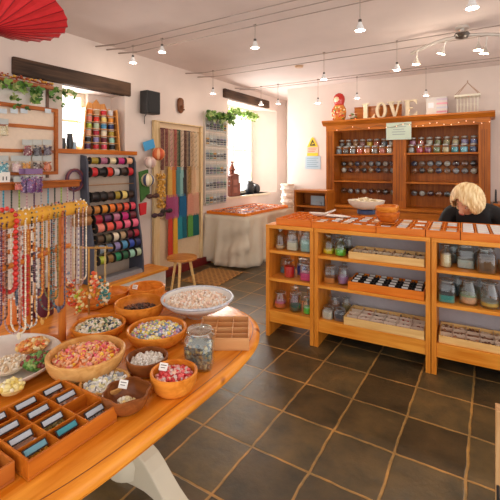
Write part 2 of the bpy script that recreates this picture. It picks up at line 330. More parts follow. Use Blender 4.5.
# unit 3
J3 = [(1.365, .11, 0, .165, .038, 'bottle', '#e5cfa0', .55, 'slim bottle of cream beads on the upper shelf before the woman'),
      (1.49, .16, 0, .17, .058, 'square', '#b9bfb8', .35, 'clear square jar of pale grey beads beside the slim cream bottle'),
      (1.61, .085, 0, .175, .056, 'square', '#6b4523', .5, 'big square jar half full of chocolate brown beads, upper shelf'),
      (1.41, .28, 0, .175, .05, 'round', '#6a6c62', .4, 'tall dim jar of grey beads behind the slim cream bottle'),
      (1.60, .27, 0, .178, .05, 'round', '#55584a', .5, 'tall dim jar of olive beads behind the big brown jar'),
      (1.372, .09, 1, .165, .055, 'square', '#2f9a94', .3, 'square jar of teal beads under a dark layer, middle shelf'),
      (1.505, .10, 1, .18, .06, 'belly', '#e2ae8c', .3, 'bellied jar of peach beads under a sage layer, middle shelf'),
      (1.63, .09, 1, .185, .06, 'belly', '#dcb85e', .2, 'bellied jar with shallow yellow beads under grey ones, middle shelf'),
      (1.76, .10, 1, .16, .055, 'square', '#262523', .7, 'square jar of black beads at the photo edge, middle shelf'),
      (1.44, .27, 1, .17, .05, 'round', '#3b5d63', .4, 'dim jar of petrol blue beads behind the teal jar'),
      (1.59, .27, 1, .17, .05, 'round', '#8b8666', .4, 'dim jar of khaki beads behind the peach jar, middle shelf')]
F2 = {'#2f9a94': '#26343d', '#e2ae8c': '#9fae86', '#dcb85e': '#a9a594', '#e8703a': '#e06a94', '#6b4523': '#543618'}
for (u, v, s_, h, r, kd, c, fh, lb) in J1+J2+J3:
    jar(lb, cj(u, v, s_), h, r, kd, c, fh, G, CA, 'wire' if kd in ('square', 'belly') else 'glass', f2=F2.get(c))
# ------------------------------------------------------------------ compartment trays
def tray(label, loc, rz, W, D, H, nx, ny, mat, cards=None, fills=None, group=None, div=None, th=.008, name='bead_tray', card_tilt=True, bead_r=.006, nb=10, front=None, cat='tray', csize=None, ch=.7, fl_h=.6):
    t = thing(name, label, cat, loc, rz, group); o = MB()
    o.box(0, W, 0, D, 0, th); o.box(0, W, 0, th, th, H).box(0, W, D-th, D, th, H).box(0, th, th, D-th, th, H).box(W-th, W, th, D-th, th, H)
    o.build('box', mat, t, bev=.0015); d = MB(); q = th*.55
    for i in range(1, nx): d.box(W*i/nx-q/2, W*i/nx+q/2, th, D-th, th, H*.9)
    for j in range(1, ny):
        for i in range(nx):
            d.box(W*i/nx+(th if i == 0 else q/2), W*(i+1)/nx-(th if i == nx-1 else q/2), D*j/ny-q/2, D*j/ny+q/2, th, H*.9)
    if nx*ny > 1: d.build('dividers', div or mat, t)
    bm = MB(); dark = flat('#2b2522', .5)
    for j in range(ny):
        for i in range(nx):
            cx, cy = W*(i+.5)/nx, D*(j+.5)/ny; w2, d2 = W/nx/2-th, D/ny/2-th
            cc = cards(i, j) if cards else None
            if cc:
                cwid, chei = csize or (w2*1.5, min(d2*1.1, .03))
                M = Matrix.Translation((cx, cy+d2*(.42 if card_tilt else .1), H*ch)) @ Matrix.Rotation(math.radians(38 if card_tilt else 6), 4, 'X')
                ho = MB().box(-cwid/2-.003, cwid/2+.003, -chei/2-.003, chei/2+.003, -.002, 0, dark, M).box(-cwid/2, cwid/2, -chei/2, chei/2, 0, .001, flat(cc, .6, var=0), M)
                ho.build('label_card', None, t)
            fl = fills(i, j) if fills else None
            if fl:
                cs = [flat(c, .35, var=0) for c in fl]
                bm.box(cx-w2, cx+w2, cy-d2, cy+d2, th, th+(H-th)*fl_h, cs[0])
                for _ in range(nb):
                    bm.bead((cx+R.uniform(-1, 1)*w2*.85, cy+R.uniform(-1, 1)*d2*.85, th+(H-th)*fl_h+R.uniform(0, .006)), bead_r*R.uniform(.7, 1.2), R.choice(cs), (R.uniform(.7, 1.5), 1, 1))
    if bm.v: b = bm.build('beads', None, t, True); b['kind'] = 'stuff'
    return t
def ct(u, v, z): return cw(u, v, z)
BR = ['#a8744a', '#d8b084', '#6a4228', '#ecd8b4', '#b8664a', '#e4dccc']
def rb(*cs): return lambda i, j: [R.choice(cs) for _ in range(3)]
tray('pale wooden tray of brown beads in plastic compartments, upper shelf of middle unit', ct(.70, .015, SH[0]+.001), CA, .535, .25, .055, 7, 2, M_PALE, None, rb(*BR), 'bead trays on the counter shelves', flat('#e6d2b4', .3), fl_h=.42, nb=12, bead_r=.010)
tray('orange tray with black compartments and white tickets, middle shelf of middle unit', ct(.695, .015, SH[1]+.001), CA, .54, .28, .06, 6, 4, M_ORTRAY, lambda i, j: '#dcdcd8', rb('#3a2f2a', '#58402e', '#7a4a2c'), 'bead trays on the counter shelves', flat('#241f1d', .5), nb=3, csize=(.042, .016), ch=.95)
tray('long pale tray of clear boxes with red and white beads, lowest middle shelf', ct(.665, .008, SH[2]+.001), CA, .57, .29, .06, 6, 4, M_PALE, None, rb('#a86a48', '#c8927a', '#6a4028', '#f0e4d0', '#d0503c', '#e8d0c0'), 'bead trays on the counter shelves', flat('#ecd8c4', .3), fl_h=.42, nb=10, bead_r=.010)
tray('pale tray of glinting brown beads on the lowest shelf before the woman', ct(1.325, .02, SH[2]+.001), CA, .42, .28, .05, 5, 3, M_PALE, None, rb('#a07050', '#c08a60', '#f0dcc0', '#7a5038'), 'bead trays on the counter shelves', flat('#e0c8b0', .3), fl_h=.42, nb=10, bead_r=.010)
tray('orange tray at the far right end of the lowest counter shelf', ct(1.755, .02, SH[2]+.001), CA, .32, .28, .06, 4, 3, M_ORTRAY, None, rb('#7a5038', '#a06a48', '#5a3a2a'), 'bead trays on the counter shelves', nb=8)
tray('pale shallow tray beside the big brown jar, upper shelf', ct(1.69, .04, SH[0]+.001), CA, .38, .25, .05, 4, 2, M_PALE, None, rb(*BR), 'bead trays on the counter shelves', nb=8)
TG = 'low orange trays along the counter top'
wc = lambda i, j: R.choice(['#d9d4cc', '#bcc6ce', '#d8d4ce', '#b8c4cc', None, None, '#d6c4b2', '#c8a078'])
of = rb('#c47a3a', '#d98a48', '#b0602a')
tray('orange divided tray nearest the window end of the counter top, mostly empty', ct(.085, .02, CH+.001), CA, .315, .52, .055, 5, 4, M_ORTRAY, None, None, TG)
tray('orange counter tray with white packets, between the empty tray and wooden bowls', ct(.405, .01, CH+.001), CA, .50, .52, .052, 5, 5, M_ORTRAY, wc, of, TG, card_tilt=False, csize=(.06, .05), nb=6, ch=.85)
tray('orange counter tray with white packets, just right of the wooden bowls', ct(.91, .0, CH+.001), CA, .33, .50, .052, 3, 5, M_ORTRAY, wc, of, TG, card_tilt=False, csize=(.065, .055), nb=6, ch=.85)
tray('orange counter tray with white packets directly in front of the woman', ct(1.245, -.002, CH+.001), CA, .21, .50, .052, 2, 5, M_ORTRAY, wc, of, TG, card_tilt=False, csize=(.062, .055), nb=6, ch=.85)
tray('orange counter tray with grey printed packets at the photo edge', ct(1.46, -.004, CH+.001), CA, .45, .50, .055, 5, 5, M_ORTRAY, lambda i, j: '#d5d9dc', of, TG, card_tilt=False, csize=(.065, .06), nb=2, ch=.85)
# ------------------------------------------------------------------ bowls
def bowl_prof(Rr, H, foot=.55, th=.008):
    n = 10; out = []; inn = []; ex = .8 if foot > .3 else 2.2
    for i in range(n+1):
        t = i/n; r = Rr*(foot+(1-foot)*math.sin(t*PI/2)**ex); out.append((r, H*t**1.25))
    for i in range(n, -1, -1):
        t = i/n; r = max(.004, Rr*(foot+(1-foot)*math.sin(t*PI/2)**ex)-th*1.1); inn.append((r, max(th, H*t**1.25)))
    return out+[(Rr-th*.5, H+th*.35)]+inn+[(.002, th)]
def bowl(label, loc, Rr, H, mat, group=None, foot=.55, th=.008, mod=None, name='wooden_bowl', n=48, rim=None, tilt=None):
    o = MB().lathe(bowl_prof(Rr, H, foot, th), n, mod=mod).build(name, mat, None, True, loc=loc)
    if tilt: o.rotation_euler = tilt
    if rim: MB().tube([(Rr*math.cos(2*PI*i/40), Rr*math.sin(2*PI*i/40), H) for i in range(40)], .006, 6, closed=True).build('rim', rim, o, True)
    return tag(o, label, 'bowl', group)
def pile(label, c, Rr, z, dome, n, br, cols, kind='bead', ell=1.0, base='#b98f66'):
    cs = [flat(q, .35, var=0) for q in cols]; o = MB()
    o.lathe([(Rr*.8, -.012), (Rr*.97, 0), (Rr*.6, dome*.62), (.002, dome*.9)], 24, cs[0])
    for k in range(n):
        q = Rr*.96*math.sqrt((k+.5)/n); a = k*2.39996+R.uniform(-.25, .25); m = R.choice(cs)
        p = (q*math.cos(a), q*math.sin(a), dome*(1-(q/Rr)**2)+R.uniform(-.1, .6)*br)
        rot = Euler((R.uniform(0, 3), R.uniform(0, 3), R.uniform(0, 3))).to_matrix()
        if kind == 'disc': o.bead(p, br, m, (1, 1, .35), rot)
        elif kind == 'chip': o.bead(p, br, m, (1.3, .8, .5), rot)
        else: o.bead(p, br*R.uniform(.75, 1.2), m, (R.uniform(.8, 1.4), 1, 1), rot)
    o2 = o.build('loose_beads', None, None, True, loc=(c[0], c[1], z)); return tag(o2, label, 'beads', None, 'stuff')
TT = .75
BG = 'wooden bowls of beads on the oval table'
def tb(px, py, zr): p = at_z(px, py, zr); return (p.x, p.y, TT+.001)
def price_card(label, p, rz=.4, s=.028):
    M = Matrix.Rotation(math.radians(60), 4, 'X')
    o = MB().box(-s/2, s/2, -s*.4, s*.4, -.0008, .0008, M_CARD, M).box(-s*.35, s*.35, s*.12, s*.2, .0008, .0012, flat('#5a5550', .6, var=0), M).box(-s*.3, s*.25, -s*.12, -s*.05, .0008, .0012, flat('#5a5550', .6, var=0), M).build('price_card', None, None, loc=p)
    o.rotation_euler = (0, 0, rz); return tag(o, label, 'price card', 'price cards tucked in the bowls')
PASTEL = ['#f2ead8', '#e8c93a', '#f0dfa0', '#b9a0c8', '#8aa7c9', '#d88a9c', '#efefe6', '#9aa86a', '#6f6a78', '#f3e27a']
# big white enamel dish of pale shell beads
p = tb(197.5, 297.5, .835); bowl('large white enamel dish with blue speckled rim, heaped with pale shell beads', p, .162, .085, flat('#e9e6e0', .25), None, .29, .005, name='enamel_dish', rim=flat('#c9cdd6', .3, var=.25, scale=90))
pile('heap of pale pink and cream shell beads in the white dish', p, .138, TT+.066, .028, 420, .0085, ['#f2e0cc', '#eed6bc', '#f6ecdf', '#e6c4a8', '#f0cdb8', '#faf4ec'], 'chip')
p = tb(86.5, 352.5, .825); bowl('largest round bowl of pale turned wood, heaped with pink and orange beads', p, .124, .078, M_BOWLP, BG, .5, .012)
pile('pink, orange and yellow flower beads in the largest bowl', p, .104, TT+.060, .018, 300, .0088, ['#ea8a50', '#f2a868', '#ea6a78', '#f3c48c', '#f4c840', '#ee9a98', '#f3b082', '#e06070', '#f6deb8', '#f4b490'], 'disc')
p = tb(157, 330, .80); bowl('wide orange wooden bowl of mixed yellow, white and lilac beads', p, .116, .058, M_BOWL, BG, .6, .009)
pile('yellow, white and lilac mixed beads in the wide orange bowl', p, .10, TT+.043, .014, 330, .0068, PASTEL)
p = tb(140, 303, .82); bowl('deep orange wooden bowl with a few dark brown beads inside', p, .113, .075, M_BOWL, BG, .6, .009)
pile('dark brown wooden beads at the bottom of the deep bowl', p, .08, TT+.035, .016, 130, .007, ['#4a2a1c', '#6e3f28', '#3a2018', '#8a5638'])
p = tb(147, 357, .80); bowl('small dark reddish bowl of white shell chips', p, .07, .052, M_BOWLD, BG, .6, .007)
pile('white shell chips in the small dark bowl', p, .056, TT+.037, .010, 120, .0065, ['#efe9df', '#e0d8cc', '#f4f0ea', '#cfc4b8'], 'chip')
p = tb(174, 371, .81); bowl('small honey coloured bowl of red and pink beads beside the glass jar', p, .073, .06, M_BOWL, BG, .65, .008)
pile('red and pink beads in the small honey bowl', p, .058, TT+.043, .012, 130, .0068, ['#d83a3a', '#e86a6a', '#e8a0a0', '#f0c0a8', '#c02c30', '#d8c0b8'])
price_card('white price card in the honey bowl of red beads', (p[0]-.035, p[1]-.01, TT+.068), .3)
p = tb(127, 391, .80); bowl('dark wavy-edged wooden bowl with two pale beads inside', p, .067, .052, M_BOWLD, BG, .55, .006, lambda a, r, z: 1+.07*math.cos(6*a)*(z/.052))
pile('cluster of pale beads in the wavy-edged bowl', p, .024, TT+.014, .006, 14, .008, ['#efe2b8', '#e8d494', '#f4eedc'])
price_card('white price card leaning in the wavy-edged bowl', (p[0]-.03, p[1]+.012, TT+.055), .3)
p = tb(105, 382, .78); bowl('low oval wooden bowl of white and grey flower beads behind the wavy bowl', p, .075, .034, M_BOWLP, BG, .65, .007)
pile('white and grey flower beads in the low oval bowl', p, .064, TT+.026, .008, 120, .0075, ['#f0eee6', '#d8d6d0', '#9aa0a8', '#e8e0b0', '#f4f2ee'], 'disc')
p = tb(99, 325, .795); bowl('shallow wooden bowl of black, white and green beads near the stand', p, .105, .05, M_BOWL, BG, .6, .008)
pile('black, white and green mixed beads in the shallow bowl', p, .09, TT+.038, .010, 230, .007, ['#f0ead8', '#2f3030', '#cdb88a', '#6a8a5a', '#e8dcb8', '#4a5a7a', '#f4f0e4'])
p = tb(147, 288, .81); bowl('round orange bowl at the far end of the table, price card inside', p, .092, .07, M_BOWL, BG, .85, .008)
price_card('white price card in the far round orange bowl', (p[0]-.05, p[1]-.035, TT+.066), .3)
p = tb(112, 293, .79); bowl('plain orange bowl half hidden behind the hanging bead bunches', p, .085, .05, M_BOWL, BG, .6, .008)
p = tb(92, 306, .77); bowl('small flat dish with honey beads under the bead bunches', (p[0]-.02, p[1]+.02, p[2]), .06, .03, M_BOWL, BG, .6, .006)
# white shell platter at the left
p = (-1.416, .655, TT+.001); bowl('large translucent white platter divided into bead sections', p, .205, .045, flat('#d9cfc4', .2), None, .35, .006, name='bead_platter')
for (px, py, rr, cols, lb, kd) in ((41, 362, .058, ['#5a8a3a', '#7aa85a', '#4a7a3a', '#8a3a34', '#a85a48', '#9ab86a', '#6a2a28'], 'green and maroon beads on the white platter', 'bead'),
                                (33, 346, .055, ['#e89a4a', '#f0c87a', '#d8703a', '#f3e2b0', '#e0a860'], 'amber and honey beads on the far side of the white platter', 'bead'),
                                (8, 366, .06, ['#eee0c8', '#e0caa8', '#d8b890', '#f4ecdc'], 'cream beads in the middle of the white platter', 'chip'),
                                (12, 388, .035, ['#efdf9a', '#e8d070', '#f4eccc'], 'pale yellow beads at the near edge of the white platter', 'bead')):
    q = at_z(px, py, TT+.03); pile(lb, (q.x, q.y), rr, TT+.033, .012, int(26000*rr*rr), .0082, cols, kd)
# glass jar and empty pale box
pj = at_z(197, 368, TT+.001)
jar('square glass jar of mixed grey stone beads on the oval table', (pj.x-.005, pj.y+.02, TT+.001), .135, .05, 'square', ['#7a7a72', '#a89a7a', '#4a4a4c', '#c8b88a', '#5a6a6a', '#9a7a4a'], .6, None, .5, 'wire', beads=420)
bp_ = at_z(196, 351, TT); tray('pale empty wooden box of twelve compartments at the table end', (bp_.x, bp_.y, TT+.001), YAW, .20, .215, .047, 3, 4, wood('#c98a52', '#dba874', 'x', .5, 1, 'pale_box'), th=.005, name='compartment_box', cat='box')
# label trays in front
TC = ['#c2c8cc', '#b4bcc8', '#b8c0c8', '#4f98a8']
def fcard(i, j): return {(2, 0): '#6ea2b4', (2, 1): '#3f95a4'}.get((i, j), '#b9bec6' if (i, j) != (2, 2) else None)
def ffill(i, j): return [['#c9b49a', '#e2d3ba', '#d8a88a'], ['#e0cbb0', '#f0dcc8', '#b88a6a'], ['#e0b03a', '#c89a3a', '#8a9a4a'], ['#d8cfc4', '#9aa0a8', '#e8e4dc']][(i*2+j*3) % 4] if (i+2*j) % 3 != 1 else None
# tray grid runs along its length (local x toward the camera side)
tray('orange wooden tray of twelve compartments with ticket labels, front of the table', (-.866, .468, TT+.001), PI/2, .24, .255, .045, 3, 4, wood('#a8540e', '#d47c26', 'x', .35, 1, 'tray_wood'), lambda i, j: {(0, 0): '#6ea2b4', (1, 0): '#3f95a4', (2, 1): None}.get((i, j), '#b4bcc6'), lambda i, j: {(0, 0): ['#e0b03a', '#d8a23a'], (0, 1): ['#d8b8a0', '#efd8c8', '#9a8a94'], (1, 1): ['#a8a060', '#8a7a4a', '#c0b090'], (2, 0): ['#c8c4bc', '#a0a0a4', '#e0dcd4'], (2, 2): ['#d8a888', '#efd8c8'], (2, 3): ['#c8946a', '#efd4b4', '#b87a58']}.get((i, j)), 'ticket trays at the front of the table', th=.006, nb=8, bead_r=.0075, csize=(.05, .013), ch=.78, fl_h=.2)
tray('orange ticket tray cut off by the lower left photo corner', (-.895, .205, TT+.001), PI/2, .25, .20, .045, 3, 3, wood('#a8581c', '#c87630', 'x', .35, 1, 'tray_wood'), lambda i, j: '#b4bac4', None, 'ticket trays at the front of the table', th=.006, csize=(.042, .016), ch=.72)
# ------------------------------------------------------------------ oval table
def superell(a, b, n, k=96):
    out = []
    for i in range(k):
        t = 2*PI*i/k; c, s = math.cos(t), math.sin(t); out.append((a*math.copysign(abs(c)**(2/n), c), b*math.copysign(abs(s)**(2/n), s)))
    return out
t = thing('oval_table', 'big oval orange pine table on a cream pedestal, covered with bowls of beads', 'table', (-1.376, .85, 0))
A, B = .623, .76
o = MB(); rings = [(0, TT-.045), (.0, TT-.042), (.012, TT-.03), (.012, TT-.012), (.004, TT-.003), (-.006, TT)]
pts = [[Vector((x*(1+(k-.012)/A), y*(1+(k-.012)/B), z)) for x, y in superell(A, B, 3.4)] for k, z in rings]; n = 96
vs = [q for r_ in pts for q in r_]; fs = [(j*n+i, j*n+(i+1) % n, (j+1)*n+(i+1) % n, (j+1)*n+i) for j in range(len(rings)-1) for i in range(n)]
fs += [tuple(range(n-1, -1, -1)), tuple(range((len(rings)-1)*n, len(rings)*n))]
o.add(vs, fs).build('table_top', M_TABLE, t, True)
g = MB(); e1 = [Vector((x*.957, y*.966, TT+.0002)) for x, y in superell(A, B, 3.4)]; e2 = [Vector((x*.962, y*.970, TT+.0002)) for x, y in superell(A, B, 3.4)]
g.add([*e1, *e2], [(i, (i+1) % n, n+(i+1) % n, n+i) for i in range(n)]).build('edge_groove', flat('#8a4616', .5), t)
MB().box(-.16, .16, -.5, .5, TT-.10, TT-.045).build('under_frame', M_CREAM, t, bev=.004)
for yy in (-.34, .34):
    MB().lathe([(.09, .10), (.1, .16), (.065, .22), (.055, .34), (.085, .5), (.09, .56), (.06, .62), (.08, .65)], 24, None, Matrix.Translation((0, yy, 0))).build('pedestal', M_CREAM, t, True)
    for sx in (-1, 1):
        prof = [(.02, .10), (.02, .30), (.07, .315), (.12, .31), (.17, .285), (.22, .24), (.27, .185), (.32, .135), (.37, .095), (.42, .07), (.46, .06), (.50, .055), (.515, .035), (.51, 0), (.40, 0), (.375, .012), (.34, .045), (.29, .08), (.23, .105), (.17, .115), (.10, .11)]
        M = Matrix(((sx*.82, 0, 0, 0), (0, 0, 1, yy), (0, .70, 0, 0), (0, 0, 0, 1)))
        MB().prism(prof, -.045, .045, None, M).build('foot', M_CREAM, t, bev=.006)
MB().box(-.03, .03, -.29, .29, .16, .24).build('stretcher', M_CREAM, t, bev=.004)
# ------------------------------------------------------------------ necklace stand
D = Vector((.425, -.905, 0)); Np = Vector((-.905, -.425, 0)); P1 = Vector((-1.456, .921, TT)); ZB = 1.27
M_PO = wood('#bb6420', '#dc8838', 'z', .4, 1.2, 'stand_pine')
t = thing('necklace_stand', 'orange pine stand with padded yellow top bar, hung with necklaces', 'necklace stand', P1); LEN = .68
for s_ in (0, LEN):
    for q in (0, .154):
        b0 = D*s_+Np*q; MB().lathe([(.0145, 0), (.0145, ZB-TT-.02 if q == 0 else ZB-TT-.08)], 14, None, Matrix.Translation(b0)).build('post', M_PO, t, True)
    for z in (.012, .36): MB().tube([D*s_+Vector((0, 0, z)), D*s_+Np*.154+Vector((0, 0, z))], .009, 10).build('cross_rail', M_PO, t, True)
a0 = D*-.145+Vector((0, 0, ZB-TT)); a1 = D*(LEN+.05)+Vector((0, 0, ZB-TT))
MB().tube([a0.lerp(a1, i/12) for i in range(13)], .027, 18).build('padded_bar', flat('#dca02c', .7, var=.12, scale=40), t, True)
for q, z in ((0, .37), (.154, .37), (.154, ZB-TT-.09)):
    MB().tube([D*-.05+Np*q+Vector((0, 0, z)), D*LEN+Np*q+Vector((0, 0, z))], .009, 10).build('rail', M_PO, t, True)
def strand(label, top, drop, wid, cols, br, dirv, group, name='bead_necklace', r_bar=.028, pend=None, cat='necklace', loop_only=False, twist=0):
    """a closed loop of beads over a bar: two falling sides and a curved bottom"""
    pts = []; nside = max(6, int(drop/(br*1.9)))
    side = Vector((-dirv.y, dirv.x, 0))
    for i in range(nside): pts.append(Vector((-wid/2, -r_bar, -drop*(1-i/nside))))
    k = 7
    for i in range(k): a = PI*i/(k-1); pts.append(Vector((-wid/2+wid*i/(k-1), -r_bar*math.cos(a), r_bar*math.sin(a))))
    for i in range(nside): pts.append(Vector((wid/2, r_bar*.9, -drop*(i+1)/nside)))
    m = max(5, int((wid+2*r_bar)*1.5/(br*1.9)))
    for i in range(1, m):
        a = PI*i/m; pts.append(Vector((wid/2*math.cos(a), r_bar*.9*math.cos(a), -drop-(wid*.55+r_bar*.6)*math.sin(a))))
    ms = [flat(c, .3, var=0) for c in cols]; o = MB()
    for i, q in enumerate(pts):
        w_ = dirv*q.x + side*q.y + Vector((0, 0, q.z)); o.bead(w_, br*R.uniform(.8, 1.1), ms[i % len(ms)] if not twist else R.choice(ms), (1, 1, 1.15))
    ob = o.build(name, None, None, True, loc=top)
    if pend:
        MB().bead((side*(-r_bar)*0 + Vector((0, 0, -drop-wid*.55-r_bar*.6-pend[1]))), pend[1], flat(pend[0], .3, var=0), (1, .6, 1.4)).build('pendant', None, ob, True)
    return tag(ob, label, cat, group)
NG = 'bead necklaces on the padded yellow bar'
NK = [('red wooden', ['#cf2f26', '#b8241e'], .0088, .22), ('white and lilac', ['#d8d0cc', '#9a8aa8', '#e8e4de'], .0052, .30), ('amber', ['#c87a24', '#e0a04a'], .0055, .28), ('slate blue', ['#5a6678', '#7c8490', '#3c4454'], .0055, .30),
      ('cream pearl', ['#e8dcc0', '#f2ead6'], .005, .34), ('brown and teal', ['#6a4a34', '#3a7a80', '#8a6a4c'], .0055, .26), ('brown seed', ['#6a4028', '#9a6a44', '#4a2a1c'], .0045, .32), ('silver grey', ['#b8b4b0', '#8c8884', '#d8d4ce'], .005, .36),
      ('rust', ['#a84a2c', '#c87044'], .0055, .26), ('dusty pink', ['#c8a094', '#a87c74'], .005, .30), ('honey', ['#d8a04a', '#b87c2c'], .0055, .33), ('plum', ['#4c2a44', '#6c4a64'], .0055, .29), ('bone and black', ['#e6dac4', '#2a2624'], .005, .34), ('moss', ['#6a6a3c', '#8a8a5c'], .005, .27)]
PL = ['padded end beside the reel rack', 'photo edge']
i = 0
for k in range(24):
    s_ = -.135+k*.029+R.uniform(-.006, .006); s_ = s_ if abs(s_) > .022 else .024; q = NK[(k*5+3) % len(NK)]
    q = NK[1+(k*5+3) % 13]
    if k == 15: q = NK[0]
    pos = P1+D*s_+Vector((0, 0, ZB-TT)); dr = q[3]*R.uniform(.85, 1.35); br = q[2]*(.72 if q[0] != 'red wooden' else 1)
    if (Vector((pos.x+1.41, pos.y-.66))).length < .28: dr = min(dr, .36)
    strand('%s bead necklace, %s from the %s of the padded yellow bar' % (q[0], ORD[k if k < 12 else 23-k], 'far end' if k < 12 else 'near end'), pos, dr, .012, q[1], br, D, NG, pend=(q[1][0], .010) if k % 4 == 1 else None, r_bar=.0278+br*1.25, twist=k % 3 == 0)
for k in range(9):
    q = NK[(k*3+2) % len(NK)]; br = q[2]*.8
    strand('%s bead bracelet on the low front rail, %s from its far end' % (q[0], ORD[k]), P1+D*(.03+.045*k)+Vector((0, 0, .37)), .06+.05*((k*2) % 3), .03, q[1], br, D, 'bracelets on the low front rail', r_bar=.0095+br*1.3, cat='bracelet', name='bead_bracelet', twist=1)
for k, (s_, q) in enumerate(((.06, NK[10]), (.12, NK[8]), (.18, NK[5]), (.27, NK[4]), (.36, NK[0]), (.45, NK[2]))):
    strand('%s bead loop hung from the stand\'s rear rail, %s from its far end' % (q[0], ORD[k]), P1+D*s_+Np*.154+Vector((0, 0, ZB-TT-.09)), .2, .05, q[1], q[2]*1.1, D, 'bead loops on the rear rail', r_bar=.0095+q[2]*1.4)
# small T stand with bead bunches
tp = Vector((-1.565, 1.12, TT)); BDv = Vector((.85, .527, 0)); t = thing('jewellery_stand', 'small T-shaped brass stand with hanging bead bunches behind the bowls', 'jewellery stand', tp)
MB().lathe([(.05, 0), (.05, .01), (.012, .018)], 20).build('base', M_PO, t, True); MB().lathe([(.005, .015), (.005, .322)], 10).build('pole', flat('#b58a4a', .35, .6, 0), t, True)
MB().tube([BDv*-.11+Vector((0, 0, .322)), BDv*.11+Vector((0, 0, .32))], .005, 8).build('bar', flat('#b58a4a', .35, .6, 0), t, True)
def bunch(label, top, drop, cols):
    ms = [flat(c, .35, var=0) for c in cols]; o = MB()
    for q in (-.004, .004): o.tube([(q, -.0062, .002), (q, -.0064, -drop)], .0014, 5, flat('#c8a86a', .5, var=0))
    o.tube([(0, -.0062, .002), (0, -.004, .0065), (0, .004, .0065), (0, .0062, 0)], .0018, 5, flat('#c8a86a', .5, var=0))
    for _ in range(90): o.bead((R.gauss(0, .0125), -.012+R.gauss(0, .010), -drop+R.uniform(-.075, .035)), R.uniform(.005, .0095), R.choice(ms))
    return tag(o.build('bead_bunch', None, None, True, loc=top), label, 'bead bunch', 'bead bunches on the small brass stand')
for k, (nm, cols) in enumerate((('orange and grey', ['#e07a34', '#8a96a8', '#f0c090']), ('red and cream', ['#d8402c', '#f0dcb8', '#e8843a']), ('lime and orange', ['#b8c838', '#e8843a', '#f2e2a0']), ('coral and gold', ['#e8643c', '#e0a83a', '#f4d8b0']), ('amber and teal', ['#d8882c', '#4a8a84', '#efe0c0']))):
    bunch('%s bead bunch, %s along the small brass stand' % (nm, ORD[k]), tp+BDv*(-.10, -.066, -.032, .036, .08)[k]+Vector((0, 0, .322)), .15+.035*(k % 3), cols)
# cones of thread behind the necklaces
cp = at_z(36, 322, TT+.001)+Vector((-.05, .06, 0))
def cone(label, p, h, r0, r1, c, group=None):
    t = thing('thread_cone', label, 'thread cone', p, 0, group)
    MB().lathe([(r1*.4, 0), (r1*.4, .004), (r1*.35, h)], 16).build('core', M_CARD, t, True); MB().lathe([(r0, .004), (r0*1.02, .01), (r1, h-.008), (r1*.9, h-.004)], 24).build('thread', flat(c, .5, var=.2, scale=140), t, True)
cone('fat burgundy thread cone standing on the table behind the necklaces', cp, .13, .045, .035, '#5c1730'); cone('silver thread cone stacked on the burgundy one', cp+Vector((0, 0, .1305)), .08, .032, .026, '#c4bcb0')
cone('orange thread cone on the table left of the burgundy one', cp+Vector((-.02, -.11, 0)), .11, .04, .032, '#d8762a')
# ------------------------------------------------------------------ low bench and reel rack on the left wall
t = thing('low_bench', 'low white bench with pine top under the ribbon reel rack', 'bench', (WX+.005, 1.5, 0)); MB().box(0, .30, 0, 1.9, 0, .2).build('body', M_WHITE, t, bev=.004); MB().box(-.0, .325, -.01, 1.92, .2, .232).build('bench_top', M_PINE_Y, t, bev=.004)
YR0, YR1 = 2.48, 3.105
t = thing('reel_rack', 'dark slate grey rack of rods filled with ribbon reels', 'reel rack', (WX+.01, 0, .233))
side = [(0, 0), (.235, 0), (.235, .12), (.20, .42), (.135, .72), (.11, 1.0), (.105, 1.25), (.075, 1.31), (0, 1.32)]
for y in (YR0, YR1):
    M = Matrix(((1, 0, 0, 0), (0, 0, 1, y), (0, 1, 0, 0), (0, 0, 0, 1))); MB().prism(side, -.012, .012, None, M).build('side_panel', M_RACK, t, bev=.003)
MB().box(.10, .235, YR0+.012, YR1-.012, 0, .035).box(.12, .22, YR0+.012, YR1-.012, .035, .05).build('bottom_rail', flat('#8e8c90', .5), t)
MB().box(0, .012, YR0+.012, YR1-.012, .0, 1.18).build('back_board', flat('#b9a796', .6), t)
# rods: (z in the room, distance from the wall, reels)
ROW = [(1.50-.005, .075, [('olive', .034), ('mauve', .034), ('cream', .034), ('magenta', .036), ('peach', .036)]),
       (1.375, .075, [('red', .048), ('black', .042), ('scarlet', .05), ('silver', .04), ('dark brown', .042), ('red', .046)]),
       (1.115, .085, [('black', .05), ('black', .05), ('dark brown', .044), ('olive', .044), ('lemon', .046), ('dark brown', .042)]),
       (.985, .115, [('ochre', .042), ('amber', .044), ('orange', .046), ('rust', .044), ('coral', .044), ('rose', .044)]),
       (.885, .13, [('crimson', .046), ('plum', .04), ('mauve', .042), ('magenta', .044), ('maroon', .04)]),
       (.80, .165, [('salmon', .045), ('coral', .045), ('rose', .045), ('pink', .045), ('pink', .045)]),
       (.685, .175, [('umber', .042), ('khaki', .042), ('ivory', .045), ('tan', .042), ('maroon', .042), ('crimson', .042)]),
       (.585, .20, [('grey', .044), ('slate', .044), ('lilac', .044), ('sky blue', .046), ('royal blue', .046), ('navy', .044)]),
       (.475, .21, [('lime', .042), ('brown', .044), ('emerald', .046), ('forest green', .046), ('mint', .044), ('sage', .044)])]
